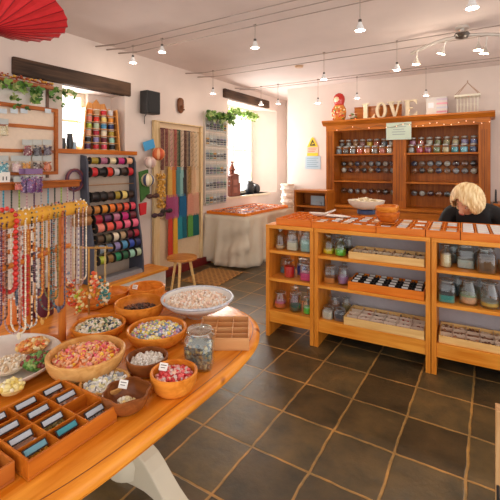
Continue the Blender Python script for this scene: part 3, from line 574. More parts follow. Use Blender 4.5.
RC = dict(olive='#a08a2c', mauve='#b06a86', cream='#e0d0a8', magenta='#c02a78', peach='#e8b08a', red='#c8242c', black='#17161a', scarlet='#d8341f', silver='#c8c4c4', lemon='#e8d27a', ochre='#c8843a', amber='#e09030', orange='#ec7a28', rust='#cc5a24', coral='#ea5a48', rose='#e24a60', crimson='#a81a34', plum='#5c2c58', maroon='#6a2030', salmon='#ec8878', pink='#ee6a8a', umber='#5a4430', khaki='#6a6446', ivory='#efe2c4', tan='#b89a74', grey='#8a98a8', slate='#5a6a88', lilac='#8a80b0', navy='#26305e', lime='#a8b83a', brown='#8a6a3a', emerald='#1e8a5a', mint='#9ad0b8', sage='#b4c4a4')
RC.update({'dark brown': '#3c2a22', 'sky blue': '#4a90b8', 'royal blue': '#2c4aa8', 'forest green': '#1c5a3a'})
RODN = ['top', 'second', 'third', 'fourth', 'fifth', 'sixth', 'seventh', 'eighth', 'bottom']
RM = {}
def reel_parts(r, wd):
    key = (r, round(wd, 3))
    if key not in RM:
        M = Matrix.Rotation(-PI/2, 4, 'X')
        f = MB()
        f.lathe([(.006, -wd/2), (r*1.13, -wd/2), (r*1.13, -wd/2+.004), (.009, -wd/2+.004), (.009, wd/2-.004), (r*1.13, wd/2-.004), (r*1.13, wd/2), (.006, wd/2)], 20, None, M, cap=False)
        RM[key] = (f.mesh('reel_flange', flat('#35302c', .45, var=0), True), MB().lathe([(.006, -wd/2+.004), (r, -wd/2+.004), (r*1.01, 0), (r, wd/2-.004), (.006, wd/2-.004)], 20, None, M, cap=False).mesh('reel_ribbon', None, True))
    return RM[key]
def reel(label, p, c, r, wd, group):
    t = thing('ribbon_reel', label, 'ribbon reel', p, 0, group); a, b = reel_parts(r, wd)
    link('flange', a, t); m = b.copy(); m.materials.clear(); m.materials.append(flat(c, .4, var=.15, scale=90)); link('ribbon', m, t); return t
for ri, (z, dx, rl) in enumerate(ROW):
    MB().tube([(dx, YR0+.012, z-.233), (dx, YR1-.012, z-.233)], .005, 8).build('rod', flat('#9a6a3a', .5), t); n = len(rl); y0, y1 = YR0+.03, YR1-.03; st = (y1-y0)/n
    for k, (c, r) in enumerate(rl):
        same = [q[0] for q in rl].count(c) > 1
        reel('%s ribbon reel, %s from the front on the slate rack\'s %s rod' % (c, ORD[k], RODN[ri]), (WX+.01+dx, y0+st*(k+.5), z), RC[c], r, st*.80, 'ribbon reels on the slate grey rack')
MB().tube([(.085, YR0+.012, 1.24-.233), (.085, YR1-.012, 1.24-.233)], .005, 8).build('rod', flat('#9a6a3a', .5), t)
# wide rolls on pegs ahead of the rack
for k, (z, c, cc, r) in enumerate(((1.0, 'brown patterned', '#9a6a48', .05), (.90, 'bright orange', '#dd7a24', .05))):
    o = MB().lathe([(.008, 0), (r, 0), (r, .16), (.008, .16)], 24, None, Matrix.Rotation(-PI/2, 4, 'X')).lathe([(.007, -.01), (.007, .2)], 8, flat('#9a6a3a', .5), Matrix.Rotation(-PI/2, 4, 'X'))
    o.mats[0:0] = []; b = o.build('fabric_roll', [flat(cc, .6, var=.25, scale=60)], None, True, loc=(WX+.20, YR0-.205, z)); tag(b, '%s fabric roll sticking out ahead of the slate reel rack' % c, 'fabric roll', 'fabric rolls ahead of the rack')
# hoop of cord coils hanging left of the rack
o = MB()
for k in range(7):
    a = R.uniform(-.01, .01); o.tube([(.012+k*.004, a+(.085+.009*(k % 3-1))*math.cos(2*PI*i/28), (.10+.009*(k % 3-1))*math.sin(2*PI*i/28)+R.uniform(-.003, .003)) for i in range(28)], .0075, 6, flat(['#6a2a38', '#8a4a4a', '#5a3a5a', '#9a6a58'][k % 4], .5), closed=True)
tag(o.build('cord_coil', None, None, True, loc=(WX+.02, 2.39, 1.30)), 'hanging coil of maroon and plum cords left of the slate rack', 'cord coil')
MB().tube([(0, 0, 0), (.05, 0, 0), (.055, 0, .012)], .003, 6).build('hook', M_CHROME, bpy.data.objects['cord_coil'], True, loc=(-.02, 0, .094))
o = MB().prism([(0, 0), (.14, .03), (.17, -.25), (.03, -.36)], -.012, .012, None, Matrix(((0, 0, 1, 0), (1, 0, 0, 0), (0, 1, 0, 0), (0, 0, 0, 1))))
tag(o.build('felt_bag', flat('#3c6a2a', .8, var=.2), None, bev=.008, loc=(WX+.135, 3.135, 1.37)), 'green felt bag hanging at the far side of the slate rack', 'bag')
o = MB().prism([(0, 0), (.12, .01), (.11, -.13), (.02, -.14)], -.01, .01, None, Matrix(((0, 0, 1, 0), (1, 0, 0, 0), (0, 1, 0, 0), (0, 0, 0, 1))))
tag(o.build('felt_bag', flat('#c8202a', .8), None, bev=.006, loc=(WX+.13, 3.14, 1.0)), 'small red felt bag hanging below the green one', 'bag')
# ------------------------------------------------------------------ first window: cotton reel stand and small things on the sill
SS = 1.36; SA = math.radians(76); sp_ = at_x(99, 147, WX-.13)
t = thing('cotton_reel_stand', 'carved wooden stand of thread reels on the window sill', 'thread stand', (sp_.x, sp_.y, 1.611), SA)
M_ST = wood('#b8702e', '#d89a50', 'z', .4, 1.5, 'stand_wood')
SQ = lambda *a: [q*SS for q in a]
MB().prism([(x*SS, y*SS) for x, y in [(-.155, 0), (.155, 0), (.125, .33), (.115, .36), (.09, .35), (.07, .40), (.03, .39), (0, .43), (-.03, .39), (-.07, .40), (-.09, .35), (-.115, .36), (-.125, .33)]], 0, .012, None, Matrix(((1, 0, 0, 0), (0, 0, 1, .05*SS), (0, 1, 0, 0), (0, 0, 0, 1)))).build('back_board', M_ST, t, bev=.002)
for sx in (-1, 1): MB().prism([(sx*.158*SS, 0), (sx*.146*SS, 0), (sx*.120*SS, .34*SS), (sx*.132*SS, .34*SS)][::sx], -.06*SS, .05*SS, None, Matrix(((1, 0, 0, 0), (0, 0, 1, 0), (0, 1, 0, 0), (0, 0, 0, 1)))).build('side_panel', M_ST, t, bev=.002)
for k in range(6): q = .143-.0042*k; MB().box(-q*SS, q*SS, -.05*SS, .05*SS, (.003+.056*k)*SS, (.008+.056*k)*SS).build('shelf', M_ST, t)
TC_ = ['plum', 'red', 'rose', 'black', 'black', 'lilac', 'maroon', 'mint', 'peach', 'crimson', 'ivory', 'olive', 'lime', 'sage', 'sky blue', 'navy', 'salmon', 'scarlet', 'lemon', 'amber', 'orange', 'tan', 'red', 'silver']
ca, sa = math.cos(SA), math.sin(SA)
for k in range(6):
    for j in range(4):
        x, y, z = (-.102+.068*j)*(1-.03*k)*SS, -.02*SS, (.0085+.056*k)*SS; c = TC_[(k*4+j) % 24]; g = SS*.97
        p = (sp_.x+x*ca-y*sa, sp_.y+x*sa+y*ca, 1.611+z); q = thing('thread_reel', '%s thread reel, %s along the %s shelf up of the carved sill stand' % (c, ORD[j], ORD[k]), 'thread reel', p, 0, 'thread reels on the carved sill stand')
        MB().lathe([(.024*g, 0), (.024*g, .004), (.015*g, .005), (.015*g, .042*g), (.024*g, .043*g), (.024*g, .047*g), (.001, .047*g)], 14).build('spool', M_CARD, q, True); MB().lathe([(.0155*g, .0055), (.022*g, .006), (.0245*g, .024*g), (.022*g, .041*g), (.0155*g, .0415*g)], 14, cap=False).build('thread', flat(RC[c], .45, var=.12, scale=120), q, True)
for (y, h, r, c, lb) in ((2.33, .11, .035, '#15171c', 'black pot on the first window sill'), (2.41, .16, .035, '#23262c', 'taller black pot beside the carved thread stand'), (2.27, .09, .03, '#7a4a38', 'small brown pot at the corner of the first window sill'), (2.46, .075, .024, '#a8c4d4', 'small pale blue pot touching the carved thread stand')):
    tag(MB().lathe([(r*.8, 0), (r, h*.5), (r*.75, h*.85), (r*.8, h), (r*.7, h), (r*.65, h*.8), (.001, h*.78)], 20).build('sill_pot', flat(c, .3), None, True, loc=(WX-.08 if y != 2.42 else WX-.13, y, 1.611)), lb, 'pot', 'pots on the first window sill')
# ------------------------------------------------------------------ display boards by the near end of the left wall
t = thing('wall_screen', 'whitewashed wall cupboard front with dark edging behind the bead bags', 'cupboard', (WX+.002, 1.2, 1.33))
MB().box(0, .05, 0, .88, 0, .83).build('panel', M_WHITE, t, bev=.003); MB().box(0, .062, .88, .905, .0, .83).build('edge_strip', flat('#6a4a38', .5), t); MB().box(0, .10, 0, .93, .83, .86).build('top_ledge', wood('#8a4420', '#b06a34', 'y', .4, 1, 'ledge'), t, bev=.003)
t = thing('bead_display_board', 'orange wooden display frame with cross bars hung with bags of beads', 'display frame', (WX+.062, 1.15, 1.36))
MO = wood('#93480e', '#b8661e', 'y', .4, 1, 'frame_wood')
for z, h in ((0, .03), (.59, .035)): MB().box(0, .03, 0, 1.03, z, z+h).build('frame_bar', MO, t, bev=.003)
for y in (0, 1.0): MB().box(0, .032, y, y+.03, 0, .62).build('frame_bar', MO, t, bev=.003)
for z in (.20, .42): MB().box(0, .02, .03, 1.0, z, z+.03).build('cross_bar', MO, t, bev=.002)
MB().box(.0, .004, .03, 1.0, .03, .59).build('back_sheet', flat('#e6d2bc', .6), t)
def bag(label, p, wd, h, cols, group, n=26, cat='bead bag', card='#b9bfbc', br=.007):
    t = thing('bead_bag', label, cat, p, 0, group)
    MB().box(0, .002, -wd/2, wd/2, -.035, .012).build('header_card', flat(card, .6, var=0), t)
    ms = [flat(c, .3, var=0) for c in cols]; o = MB()
    o.lathe([(.001, 0), (wd*.40, h*.08), (wd*.42, h*.5), (wd*.25, h*.72), (.001, h*.75)], 14, ms[0], Matrix.Translation((.010, 0, -.035-h)) @ Matrix.Diagonal((.35, 1, 1, 1)))
    for _ in range(n): o.bead((.010+R.uniform(0, .012), R.uniform(-.4, .4)*wd, -.035-h*R.uniform(.12, .95)), br*R.uniform(.7, 1.2), R.choice(ms))
    o.build('beads', None, t, True)['kind'] = 'stuff'
    M = Matrix.Translation((.012, 0, -.036-h)) @ Matrix.Diagonal((.45, 1, 1, 1)); MB().lathe([(.001, 0), (wd*.47, .004), (wd*.48, h*.8), (wd*.46, h)], 14, None, M, cap=False).build('clear_bag', glass((.97, .98, .98), .45), t, True)
    return t
BGp = 'bags of beads on the orange frame'
bx = WX+.10
for (px, py, nm, cols) in ((27, 141, 'dark red and white', ['#7a2430', '#d8c8c0', '#a83a48']), (37, 141, 'smoky grey', ['#4a4048', '#7a6a70', '#2a262a']), (47, 141, 'dark mauve', ['#5a4a58', '#3a3438', '#8a7a84']), (16, 157, 'pale pink', ['#d8b8b4', '#ece0d8', '#c8a0a8']), (26, 157, 'mustard yellow', ['#d8942a', '#e8b04a', '#c07a1c']), (37, 157, 'brown and white', ['#6a4a3c', '#e8dcd0', '#3a2a24']), (47, 157, 'terracotta', ['#c86a34', '#e08a4a', '#a84a24']), (3, 157, 'turquoise', ['#3a8a9a', '#7ab8c0', '#d8e4e0']), (3, 120, 'straw coloured', ['#d8c8a0', '#e8dcc0'])):
    p = at_x(px, py, bx); bag('bag of %s beads with a card top on the orange display frame' % nm, p, .086, .10, cols, BGp, 34, br=.009)
for px in (3, 14, 24, 48):
    p = at_x(px, 111, bx); tag(MB().box(0, .002, -.03, .03, -.02, .02).build('paper_tag', flat('#c8d4dc', .6, var=0), None, loc=p), 'pale blue paper tag on the top of the orange frame, %s along it' % ORD[(3, 14, 24, 48).index(px)], 'paper tag', 'pale blue tags on the orange frame')
for k, px in enumerate((25, 31, 37)):
    p = at_x(px, 170, bx+.03+.035*(k % 2)); bag('bag of purple beads, %s of the clump below the orange frame' % ORD[k], p, .10, .17, ['#6a3a7a', '#8a5a9a', '#4a2a5a', '#c8a8c8', '#a84a6a'], 'purple bead bags below the frame', 40, card='#8a6a98', br=.009)
p = at_x(18, 178, bx+.03); bag('bag of rosy pink beads beside the purple bead bags', p, .075, .07, ['#d8705a', '#e8a090', '#c84a4a'], 'purple bead bags below the frame')
t = thing('white_notice', 'small white card with two black marks at the lower frame edge', 'card', at_x(3, 178, bx+.02)); MB().box(0, .003, -.07, .055, -.05, .05).build('card', M_CARD, t); MB().box(.003, .0034, -.005, .004, -.02, .012).box(.003, .0034, .022, .03, -.02, .012).build('mark', M_BLACK, t)
tag(MB().box(0, .10, 0, 1.2, 0, .05).box(0, .13, 0, 1.2, .05, .07).build('wall_shelf', MO, None, bev=.003, loc=(WX+.002, 1.2, 1.235)), 'long orange wooden ledge on the wall below the display frame', 'shelf')
HG = 'strings of beads hung under the wooden ledge'
for k in range(12):
    y = 1.62+.065*k; nm, cc = [('grey', ['#a09aa0', '#c0bcc0']), ('turquoise', ['#2a8aa8', '#4ab0c8']), ('dark green', ['#3a4a3a', '#24342a']), ('lime', ['#8aa83a', '#a8c85a']), ('dusky pink', ['#c898a0', '#e0c0c0']), ('plum', ['#4a2a44', '#6a4464'])][k % 6]
    o = MB(); ms = [flat(c, .35, var=0) for c in cc]; L_ = .22+.1*((k*7) % 3)/2
    for q in range(int(L_/.014)): o.bead((0, 0, -.008-q*.014), .0085, ms[q % 2])
    o.tube([(-.0, 0, 0), (0, 0, -L_)], .0015, 5, ms[0]); tag(o.build('hanging_beads', None, None, True, loc=(WX+.10, y, 1.235)), '%s bead string under the wooden ledge, %s from its near end' % (nm, ORD[k]), 'bead string', HG)
# fairy lights and ivy
def ivy(label, p0, p1, n, droop, size, cols, thick=.05, nrm=Vector((1, 0, 0))):
    p0, p1 = Vector(p0), Vector(p1); o = MB(); ms = [flat(c, .5, var=.1) for c in cols]
    st = [p0.lerp(p1, i/10)+Vector((0, 0, R.uniform(-.02, .02))) for i in range(11)]
    for _ in range(n):
        u = R.random(); b = p0.lerp(p1, u)+Vector((R.uniform(0, thick), R.uniform(-.02, .02), -abs(R.gauss(0, 1))*droop*(.35+.9*abs(math.sin(u*9)))))
        s = size*R.uniform(.6, 1.2); E_ = Euler((R.uniform(-.7, .7), R.uniform(-.7, .7)+PI/2, R.uniform(-.6, .6))).to_matrix() @ Euler((0, 0, R.uniform(-1, 1))).to_matrix()
        lf = [(0, -.5, 0), (.28, -.38, .05), (.5, 0, .08), (.22, .1, .02), (.12, .55, .06), (-.12, .55, .06), (-.22, .1, .02), (-.5, 0, .08), (-.28, -.38, .05)]
        vs = [b+E_ @ (Vector(q)*s) for q in lf]+[b]
        o.add(vs, [(i, (i+1) % 9, 9) for i in range(9)], R.choice(ms))
    ob = o.build('ivy_garland', None, None); ob['kind'] = 'thing'; tag(ob, label, 'ivy garland', 'artificial ivy garlands')
    MB().tube(st, .004, 6).build('stem', flat('#4a5a2a', .6), ob, True); return ob
GR = ['#3f6a22', '#5a8a32', '#7a9e48', '#33581c', '#98a864']
ivy('ivy trailing along the ledge above the orange display frame', (WX+.09, 1.5, 2.165), (WX+.09, 2.0, 2.16), 60, .085, .065, GR)
ivy('ivy tuft hanging in front of the dark beam end by the first window', (WX+.05, 2.10, 2.19), (WX+.05, 2.36, 2.18), 36, .06, .05, GR)
ivy('ivy draped over the top of the earring card rack', (WX+.10, 4.45, 2.22), (WX+.10, 5.12, 2.26), 130, .07, .085, GR)
ivy('ivy spray inside the far window under the beam', (WX-.14, 5.22, 2.40), (WX-.12, 6.25, 2.38), 130, .05, .09, ['#8ab050', '#a8c870', '#6a9a3a', '#c0d890'])
o = MB(); cfl = flat('#c8862a', .4); gfl = flat('#e0b04a', .3, .3, 0)
o.tube([(0, i*.04, R.uniform(-.012, .012)) for i in range(24)], .006, 6, flat('#8a3a20', .5))
for i in range(60): o.bead((R.uniform(0, .03), i*.0155, R.uniform(-.015, .02)), R.uniform(.008, .014), R.choice([cfl, gfl, flat('#a84a24', .4)]))
tag(o.build('bead_garland', None, None, True, loc=(WX+.06, 1.22, 2.215)), 'gold and russet bead garland along the top ledge', 'garland')
# speaker, wooden wall carving
p = at_x(149, 103, WX+.09); t = thing('loudspeaker', 'black loudspeaker mounted high on the left wall', 'loudspeaker', (WX+.045, p.y, p.z)); MB().box(0, .13, -.105, .105, -.135, .135).build('cabinet', M_BLACK, t, bev=.008); MB().box(.13, .136, -.09, .09, -.12, .12).build('grille', flat('#262628', .8, var=.3, scale=400), t, bev=.002); MB().box(-.045, 0, -.02, .02, -.03, .03).build('bracket', M_BLACK, t); MB().tube([(.0, 0, -.130), (-.03, 0, -.16), (-.035, 0, -.25)], .004, 6).build('cable', M_BLACK, t)
p = at_x(179, 106, WX); t = thing('wall_carving', 'small brown wooden carving on the wall above the scarf frame', 'carving', (WX, p.y, p.z)); mc = wood('#5a3018', '#7a4a2a', 'z', .5, 2, 'carving_wood')
MB().lathe([(.02, -.10), (.05, -.07), (.06, 0), (.055, .08), (.03, .105)], 16, None, Matrix.Translation((.03, 0, 0)) @ Matrix.Diagonal((.5, 1, 1, 1))).build('body', mc, t, True); MB().ball((.07, -.01, -.02), .025, n=10).tube([(.04, 0, -.06), (.075, .03, -.05)], .012, 8).build('relief', mc, t, True)
# ------------------------------------------------------------------ scarf and hank frame
FX = WX+.065; y0, y1 = 3.46, 4.42
t = thing('hank_frame', 'tall pale wooden frame on the wall hung with hanks and scarves', 'display frame', (WX+.012, 0, .113))
mf = wood('#c8a878', '#e0c89c', 'z', .5, 1, 'frame_pale')
for y, wd in ((y0, .10), (y1-.05, .05)): MB().box(0, .04, y, y+wd, 0, 1.88).build('upright', mf, t, bev=.003)
MB().box(0, .05, y0, y1, 1.88, 1.895).build('top_bar', mf, t, bev=.003)
MB().box(0, .006, y0+.1, y1-.05, .0, 1.88).build('back_board', flat('#d8bc98', .6), t)
for z in (1.80, 1.31, .95, .66): MB().tube([(.05, y0+.1, z-.0), (.05, y1-.05, z)], .006, 8).build('rail', flat('#b89868', .5), t, True)
for y in (y0+.13, y1-.08):
    for z in (1.80, 1.31, .95, .66): MB().box(.006, .05, y-.006, y+.006, z-.005, z+.005).build('rail_bracket', flat('#b89868', .5), t)
def hank(label, y, z, wd, L_, col, grp, beads=False, name='hank', x=WX+.066):
    c = lin(col); o = MB(); n = 7; m1 = flat(col, .6, var=.15, scale=70); m2 = flat('#%02x%02x%02x' % tuple(max(0, int(int(col[i:i+2], 16)*.8)) for i in (1, 3, 5)), .6)
    if beads:
        k = max(2, int(wd/.016))
        for i in range(k):
            for q in range(int(L_/.017)): o.bead((.012+.004*math.sin(i*2.1), y-wd/2+wd*(i+.5)/k, z-q*.017), .0095, m1 if (i+q) % 4 else m2)
        o.tube([(0.006, y-wd/2, z+.008), (.006, y+wd/2, z+.008)], .008, 8, m2)
    else:
        k = max(4, int(wd/.012)*2)                              # gathered cloth: a wavy section that swells towards the bottom
        def ring(zz, f):
            a = [(.012+.009*(1 if i % 2 else -.4)*f, y-wd/2*f+wd*f*i/(k-1)) for i in range(k)]
            b = [(.002, y+wd/2*f), (.002, y-wd/2*f)]; return [Vector((q[0], q[1], zz)) for q in a+b]
        rs = [ring(z+.012, .8), ring(z-.02, .85)]+[ring(z-L_*i/6, .92+.02*i) for i in range(1, 7)]; m = k+2; vs = [v for r_ in rs for v in r_]
        o.add(vs, [(j*m+i, j*m+(i+1) % m, (j+1)*m+(i+1) % m, (j+1)*m+i) for j in range(len(rs)-1) for i in range(m)]+[tuple(range(m)), tuple(range(len(vs)-1, len(vs)-m-1, -1))], m1)
    ob = o.build(name, None, None, 1, loc=(x, 0, .113)); return tag(ob, label, 'bead hank' if beads else 'scarf', grp)
HGp = 'hanks and scarves on the pale wall frame'
for k, (px, nm, c, b) in enumerate(((162, 'maroon', '#6a2430', 1), (166, 'brick red', '#8a3a3a', 1), (171, 'rose and white', '#d8a898', 1), (175, 'red speckled', '#b85a50', 1), (178.5, 'dark green', '#2a5238', 1), (182, 'pale cream', '#e0c8b0', 1), (185, 'dark brown', '#5a2c28', 1), (188.5, 'charcoal', '#5a5250', 1), (192, 'sand', '#c8a884', 1), (195.5, 'cream net', '#dcc8a8', 1))):
    y = at_x(px, 100, WX+.07).y; hank('%s bead hank, %s along the top rail of the pale frame' % (nm, ORD[k]), y, 1.79, .06, .53-.05*(k % 3 == 1), c, HGp, True, 'bead_hank')
for k, (px, nm, c) in enumerate(((169.5, 'straw yellow', '#e0b860'), (173, 'orange', '#d8862c'), (178, 'teal grey', '#5a9090'), (181, 'pale aqua', '#9ac0b8'), (184, 'black', '#3a3230'), (189, 'golden net', '#b08a50'), (193, 'beige', '#d8b088'))):
    y = at_x(px, 100, WX+.07).y; hank('%s yarn hank, %s along the second rail of the pale frame' % (nm, ORD[k]), y, 1.30, .07, .38, c, HGp, k == 5, 'yarn_hank')
for k, (px, nm, c, wd) in enumerate(((170, 'mauve pink', '#b0507a', .15), (175, 'raspberry', '#b8608a', .10), (182.5, 'deep blue', '#1f6a94', .13), (190, 'peach pink', '#d89a80', .12), (195.5, 'salmon', '#d8a488', .12))):
    y = at_x(px, 100, WX+.07).y; hank('%s silk scarf, %s along the third rail of the pale frame' % (nm, ORD[k]), y, .94, wd, .30, c, HGp, False, 'silk_scarf')
for k, (px, nm, c, wd) in enumerate(((170, 'scarlet', '#d8442c', .07), (175, 'yellow', '#e8b43a', .07), (179.5, 'light teal', '#2a94a0', .08), (184, 'petrol', '#146a78', .08), (190, 'leaf green', '#6aa84a', .09), (195.5, 'dark teal', '#0f6a68', .12))):
    y = at_x(px, 100, WX+.07).y; hank('%s ribbon length, %s along the lowest rail of the pale frame' % (nm, ORD[k]), y, .65, wd, .30 if k > 1 else .52, c, HGp, False, 'ribbon_length')
# lanterns, garland and blue card by the frame
p = at_x(149, 145, WX+.05); t = tag(MB().box(0, .004, -.09, .09, -.055, .055).build('blue_card', flat('#3a9ad0', .6), None, loc=p), 'bright blue card tilted above the paper balls', 'card'); t.rotation_euler = (.3, 0, 0)
def pball(label, px, py, r, cols):
    p = at_x(px, py, WX+(.075 if px > 149 else .125)+r); o = MB(); k = 12
    for i in range(k):
        a0, a1 = 2*PI*i/k, 2*PI*(i+1)/k; pr = [(max(.002, r*math.sin(PI*j/10)), -r*math.cos(PI*j/10)) for j in range(11)]
        vs = [Vector((q*math.cos(a), q*math.sin(a), z)) for q, z in pr for a in (a0, (a0+a1)/2, a1)]
        vs = [v*(1.04 if ix % 3 == 1 else 1) for ix, v in enumerate(vs)]
        o.add(vs, [(j*3+s_, j*3+s_+1, j*3+4+s_, j*3+3+s_) for j in range(10) for s_ in (0, 1)], flat(cols[i % len(cols)], .6))
    return tag(o.build('paper_ball', None, None, True, loc=p), label, 'paper ball', 'paper balls beside the pale frame')
pball('orange patterned paper ball under the blue card', 158.5, 154, .075, ['#d8703a', '#e8a878', '#c8502c']); pball('pale pink paper ball left of the orange one', 150, 162.5, .07, ['#d8b8ac', '#e8d4c8', '#c0a098'])
pball('navy and cream striped paper ball hanging by the garland', 147.8, 180, .075, ['#3a4468', '#efe2c0', '#d8c494'])
o = MB(); p = at_x(158, 190, WX+.05); ms = [flat(c, .5, var=0) for c in ('#d8a03a', '#e8b85a', '#b8842c')]
for i in range(150): o.bead((R.uniform(0, .05), R.uniform(-.055, .055), R.uniform(-.22, .20)), R.uniform(.011, .018), R.choice(ms))
o.tube([(.02, 0, .24), (.02, 0, -.22)], .006, 6, ms[2]); b = o.build('flower_garland', None, None, True, loc=(WX+.08, p.y, p.z)); tag(b, 'yellow flower garland hanging down beside the pale frame', 'garland')
def bow(label, px, py, c):
    p = at_x(px, py, WX+.17); M = Matrix.Diagonal((.5, 1, .7, 1)); o = MB()
    for s_ in (-1, 1): o.ball((0, s_*.055, 0), .05, None, 10, (.45, 1, .6))
    o.ball((0.01, 0, 0), .022, None, 8); return tag(o.build('fabric_bow', flat(c, .7), None, True, loc=p), label, 'bow', 'dark fabric bows on the garland')
bow('small dark brown bow on the upper yellow garland', 153, 196, '#4a2a20'); bow('large dark plum bow at the foot of the yellow garland', 158, 215, '#3a1c28'); bow('black bow just right of the plum bow', 166.5, 211, '#241818')
# ------------------------------------------------------------------ earring card rack between frame and far window
ra, rb_ = at_x(205, 150, WX+.04).y, 5.04
t = thing('earring_rack', 'clear grid rack of carded earrings beside the far window', 'display rack', (WX+.005, 0, 0)); MB().box(0, .012, ra, rb_, .86, 2.24).build('panel', flat('#cfc4b4', .6), t); 
for z in (.90, 1.12, 1.34, 1.56, 1.78, 2.0): MB().tube([(.03, ra, z+.15), (.03, rb_, z+.15)], .004, 6).build('rail', M_CHROME, t, True)
for y in (ra+.01, rb_-.01): MB().box(.012, .034, y-.006, y+.006, .9, 2.2).build('side_rail', M_CHROME, t)
ec = [('silver', '#a8aeb4'), ('jade', '#7a9a88'), ('smoke', '#6a6a70'), ('amber', '#c89a5a'), ('violet', '#8a7a98'), ('crystal', '#c8d0d0'), ('steel', '#7a8894')]
for r_, z in enumerate((2.0, 1.78, 1.56, 1.34, 1.12, .90)):
    for k in range(6):
        y = ra+.06+(rb_-ra-.12)*k/5; nm, c = ec[(r_*3+k*2) % 7]
        q = thing('earring_card', '%s earrings in a clear packet, %s along the %s row of the grid rack' % (nm, ORD[k], ORD[r_]), 'earring card', (WX+.036, y, z+.14), 0, 'carded earrings on the grid rack')
        MB().box(0, .002, -.035, .035, -.02, .012).build('header_card', flat('#b8b0a4', .6), q); MB().box(0, .003, -.038, .038, -.185, -.02).build('packet', flat('#aeb0a8', .2), q)
        o = MB(); m = flat(c, .3, .3, 0)
        for s_ in (-.016, .016): o.tube([(.006, s_, -.03), (.006, s_, -.06)], .002, 5, m).bead((.008, s_, -.080), .018, m).bead((.008, s_, -.115), .015, flat('#50545a', .3, var=0)).bead((.008, s_, -.148), .013, m)
        o.build('earrings', None, q, True)
# ------------------------------------------------------------------ cloth-covered table in front of the far window
t = thing('trestle_table', 'trestle table along the far window, hidden under a cream cloth', 'table', (-3.58, 4.54, 0)); MB().box(0, .70, 0, 1.51, .70, .725).build('top', M_PALE, t)
for y in (.08, 1.47):
    for x in (.06, .64): MB().box(x-.02, x+.02, y-.02, y+.02, 0, .70).build('leg', M_PALE, t)
def drape():
    x0, x1, ya, yb = -3.59, -2.875, 4.53, 6.06; o = MB(); top = .732
    per = []
    def edge(p, q, n): 
        for i in range(n): per.append((p[0]+(q[0]-p[0])*i/n, p[1]+(q[1]-p[1])*i/n))
    edge((x0, ya), (x1, ya), 64); edge((x1, ya), (x1, yb), 96); per.append((x1, yb))
    n = len(per); lev = 12; vs = []
    for j in range(lev+1):
        f = j/lev
        for i, (x, y) in enumerate(per):
            nx, ny = ((0, -1) if i < 64 else (1, 0)); u = i/64*.73 if i < 64 else .73+(i-64)/96*1.57
            fold = math.sin(u*21+1.3*math.sin(u*5)+f*1.5)*.034*f**.7 + math.sin(u*47+2*f)*.011*f + math.sin(u*9+4)*.03*f
            sw = .05*math.exp(-((u-.55)/.2)**2)*math.sin(f*PI)*math.sin(f*14+u*8)    # swag near the corner
            k = fold+.03+.03*f+sw*.9
            cx = 1 if i != 64 else 0
            vs.append((x+nx*k + (.7*k if i == 64 else 0), y+ny*k-(.7*k if i == 64 else 0), top-f*(top-.03)+.012*math.sin(u*13)*f))
    fs = [(j*n+i, j*n+i+1, (j+1)*n+i+1, (j+1)*n+i) for j in range(lev) for i in range(n-1)]
    o.add(vs, fs); o.add([(x0, ya, top), (x1, ya, top), (x1, yb, top), (x0, yb, top)], [(0, 1, 2, 3)])
    ob = o.build('tablecloth', flat('#d9cdb8', .8, scale=5), None, 2); s_ = ob.modifiers.new('thick', 'SOLIDIFY'); s_.thickness = .003; s_.offset = -1
    return tag(ob, 'cream cloth draped to the floor over the far window table', 'tablecloth')
drape()
tray('long flat orange tray of bead packets on the cream clothed table', (-3.57, 4.53, .734), 0, .68, 1.33, .04, 3, 7, M_ORTRAY, None, rb('#9a6a5a', '#c8a898', '#7a4a40', '#e0d0c8', '#8a6a78'), 'flat trays on the clothed table', th=.012, nb=8, bead_r=.012)
# shells stacked at the counter corner, on the cloth table
for k in range(11):
    z = .735+.036*k; p = (-2.965+.012*(k % 2), 6.0-.014*(k % 3), z)
    o = MB().prism([(.11*math.cos(a)*(1+.12*math.sin(a*5+k)), .095*math.sin(a)*(1+.12*math.cos(a*4+k))) for a in [2*PI*i/18 for i in range(18)]], 0, .034)
    tag(o.build('shell_box', flat(['#ece0d2', '#e0ccb8', '#f0e6da'][k % 3], .5), None, bev=.008, loc=p), 'white shell-trimmed box, %s from the bottom of the pile by the counter end' % ORD[k], 'box', 'pile of white shell boxes')
# sill things
t = thing('model_house', 'dark red wooden tower ornament on the far window sill', 'ornament', (WX-.06, 5.32, .931)); mr = wood('#5a2a1a', '#7a3e28', 'z', .5, 2, 'ornament_wood')
MB().box(-.07, .07, -.11, .11, 0, .34).build('body', mr, t, bev=.005); MB().prism([(-.14, 0), (.14, 0), (.0, .04)], -.085, .085, None, Matrix(((0, 0, 1, 0), (1, 0, 0, 0), (0, 1, 0, .34), (0, 0, 0, 1)))).build('roof', mr, t); MB().lathe([(.045, .35), (.04, .42), (.06, .44), (.03, .5), (.012, .54), (.03, .56), (.001, .6)], 12).build('turret', mr, t, True)
for z in (.06, .19): MB().box(.07, .074, -.06, .06, z, z+.09).build('shutter', flat('#8a4a34', .5), t)
MB().box(-.07, .07, .115, .15, 0, .22).build('wing', mr, t, bev=.004)
t = thing('dark_jug', 'small black jug on the far window sill', 'jug', (WX-.12, 5.98, .931)); MB().lathe([(.06, 0), (.085, .06), (.08, .15), (.05, .2), (.055, .23), (.045, .23), (.04, .2), (.001, .19)], 18).build('body', flat('#17191d', .35), t, True); MB().tube([(.075, 0, .06), (.13, 0, .09), (.13, 0, .17), (.05, 0, .2)], .01, 8).build('handle', flat('#17191d', .35), t, True)
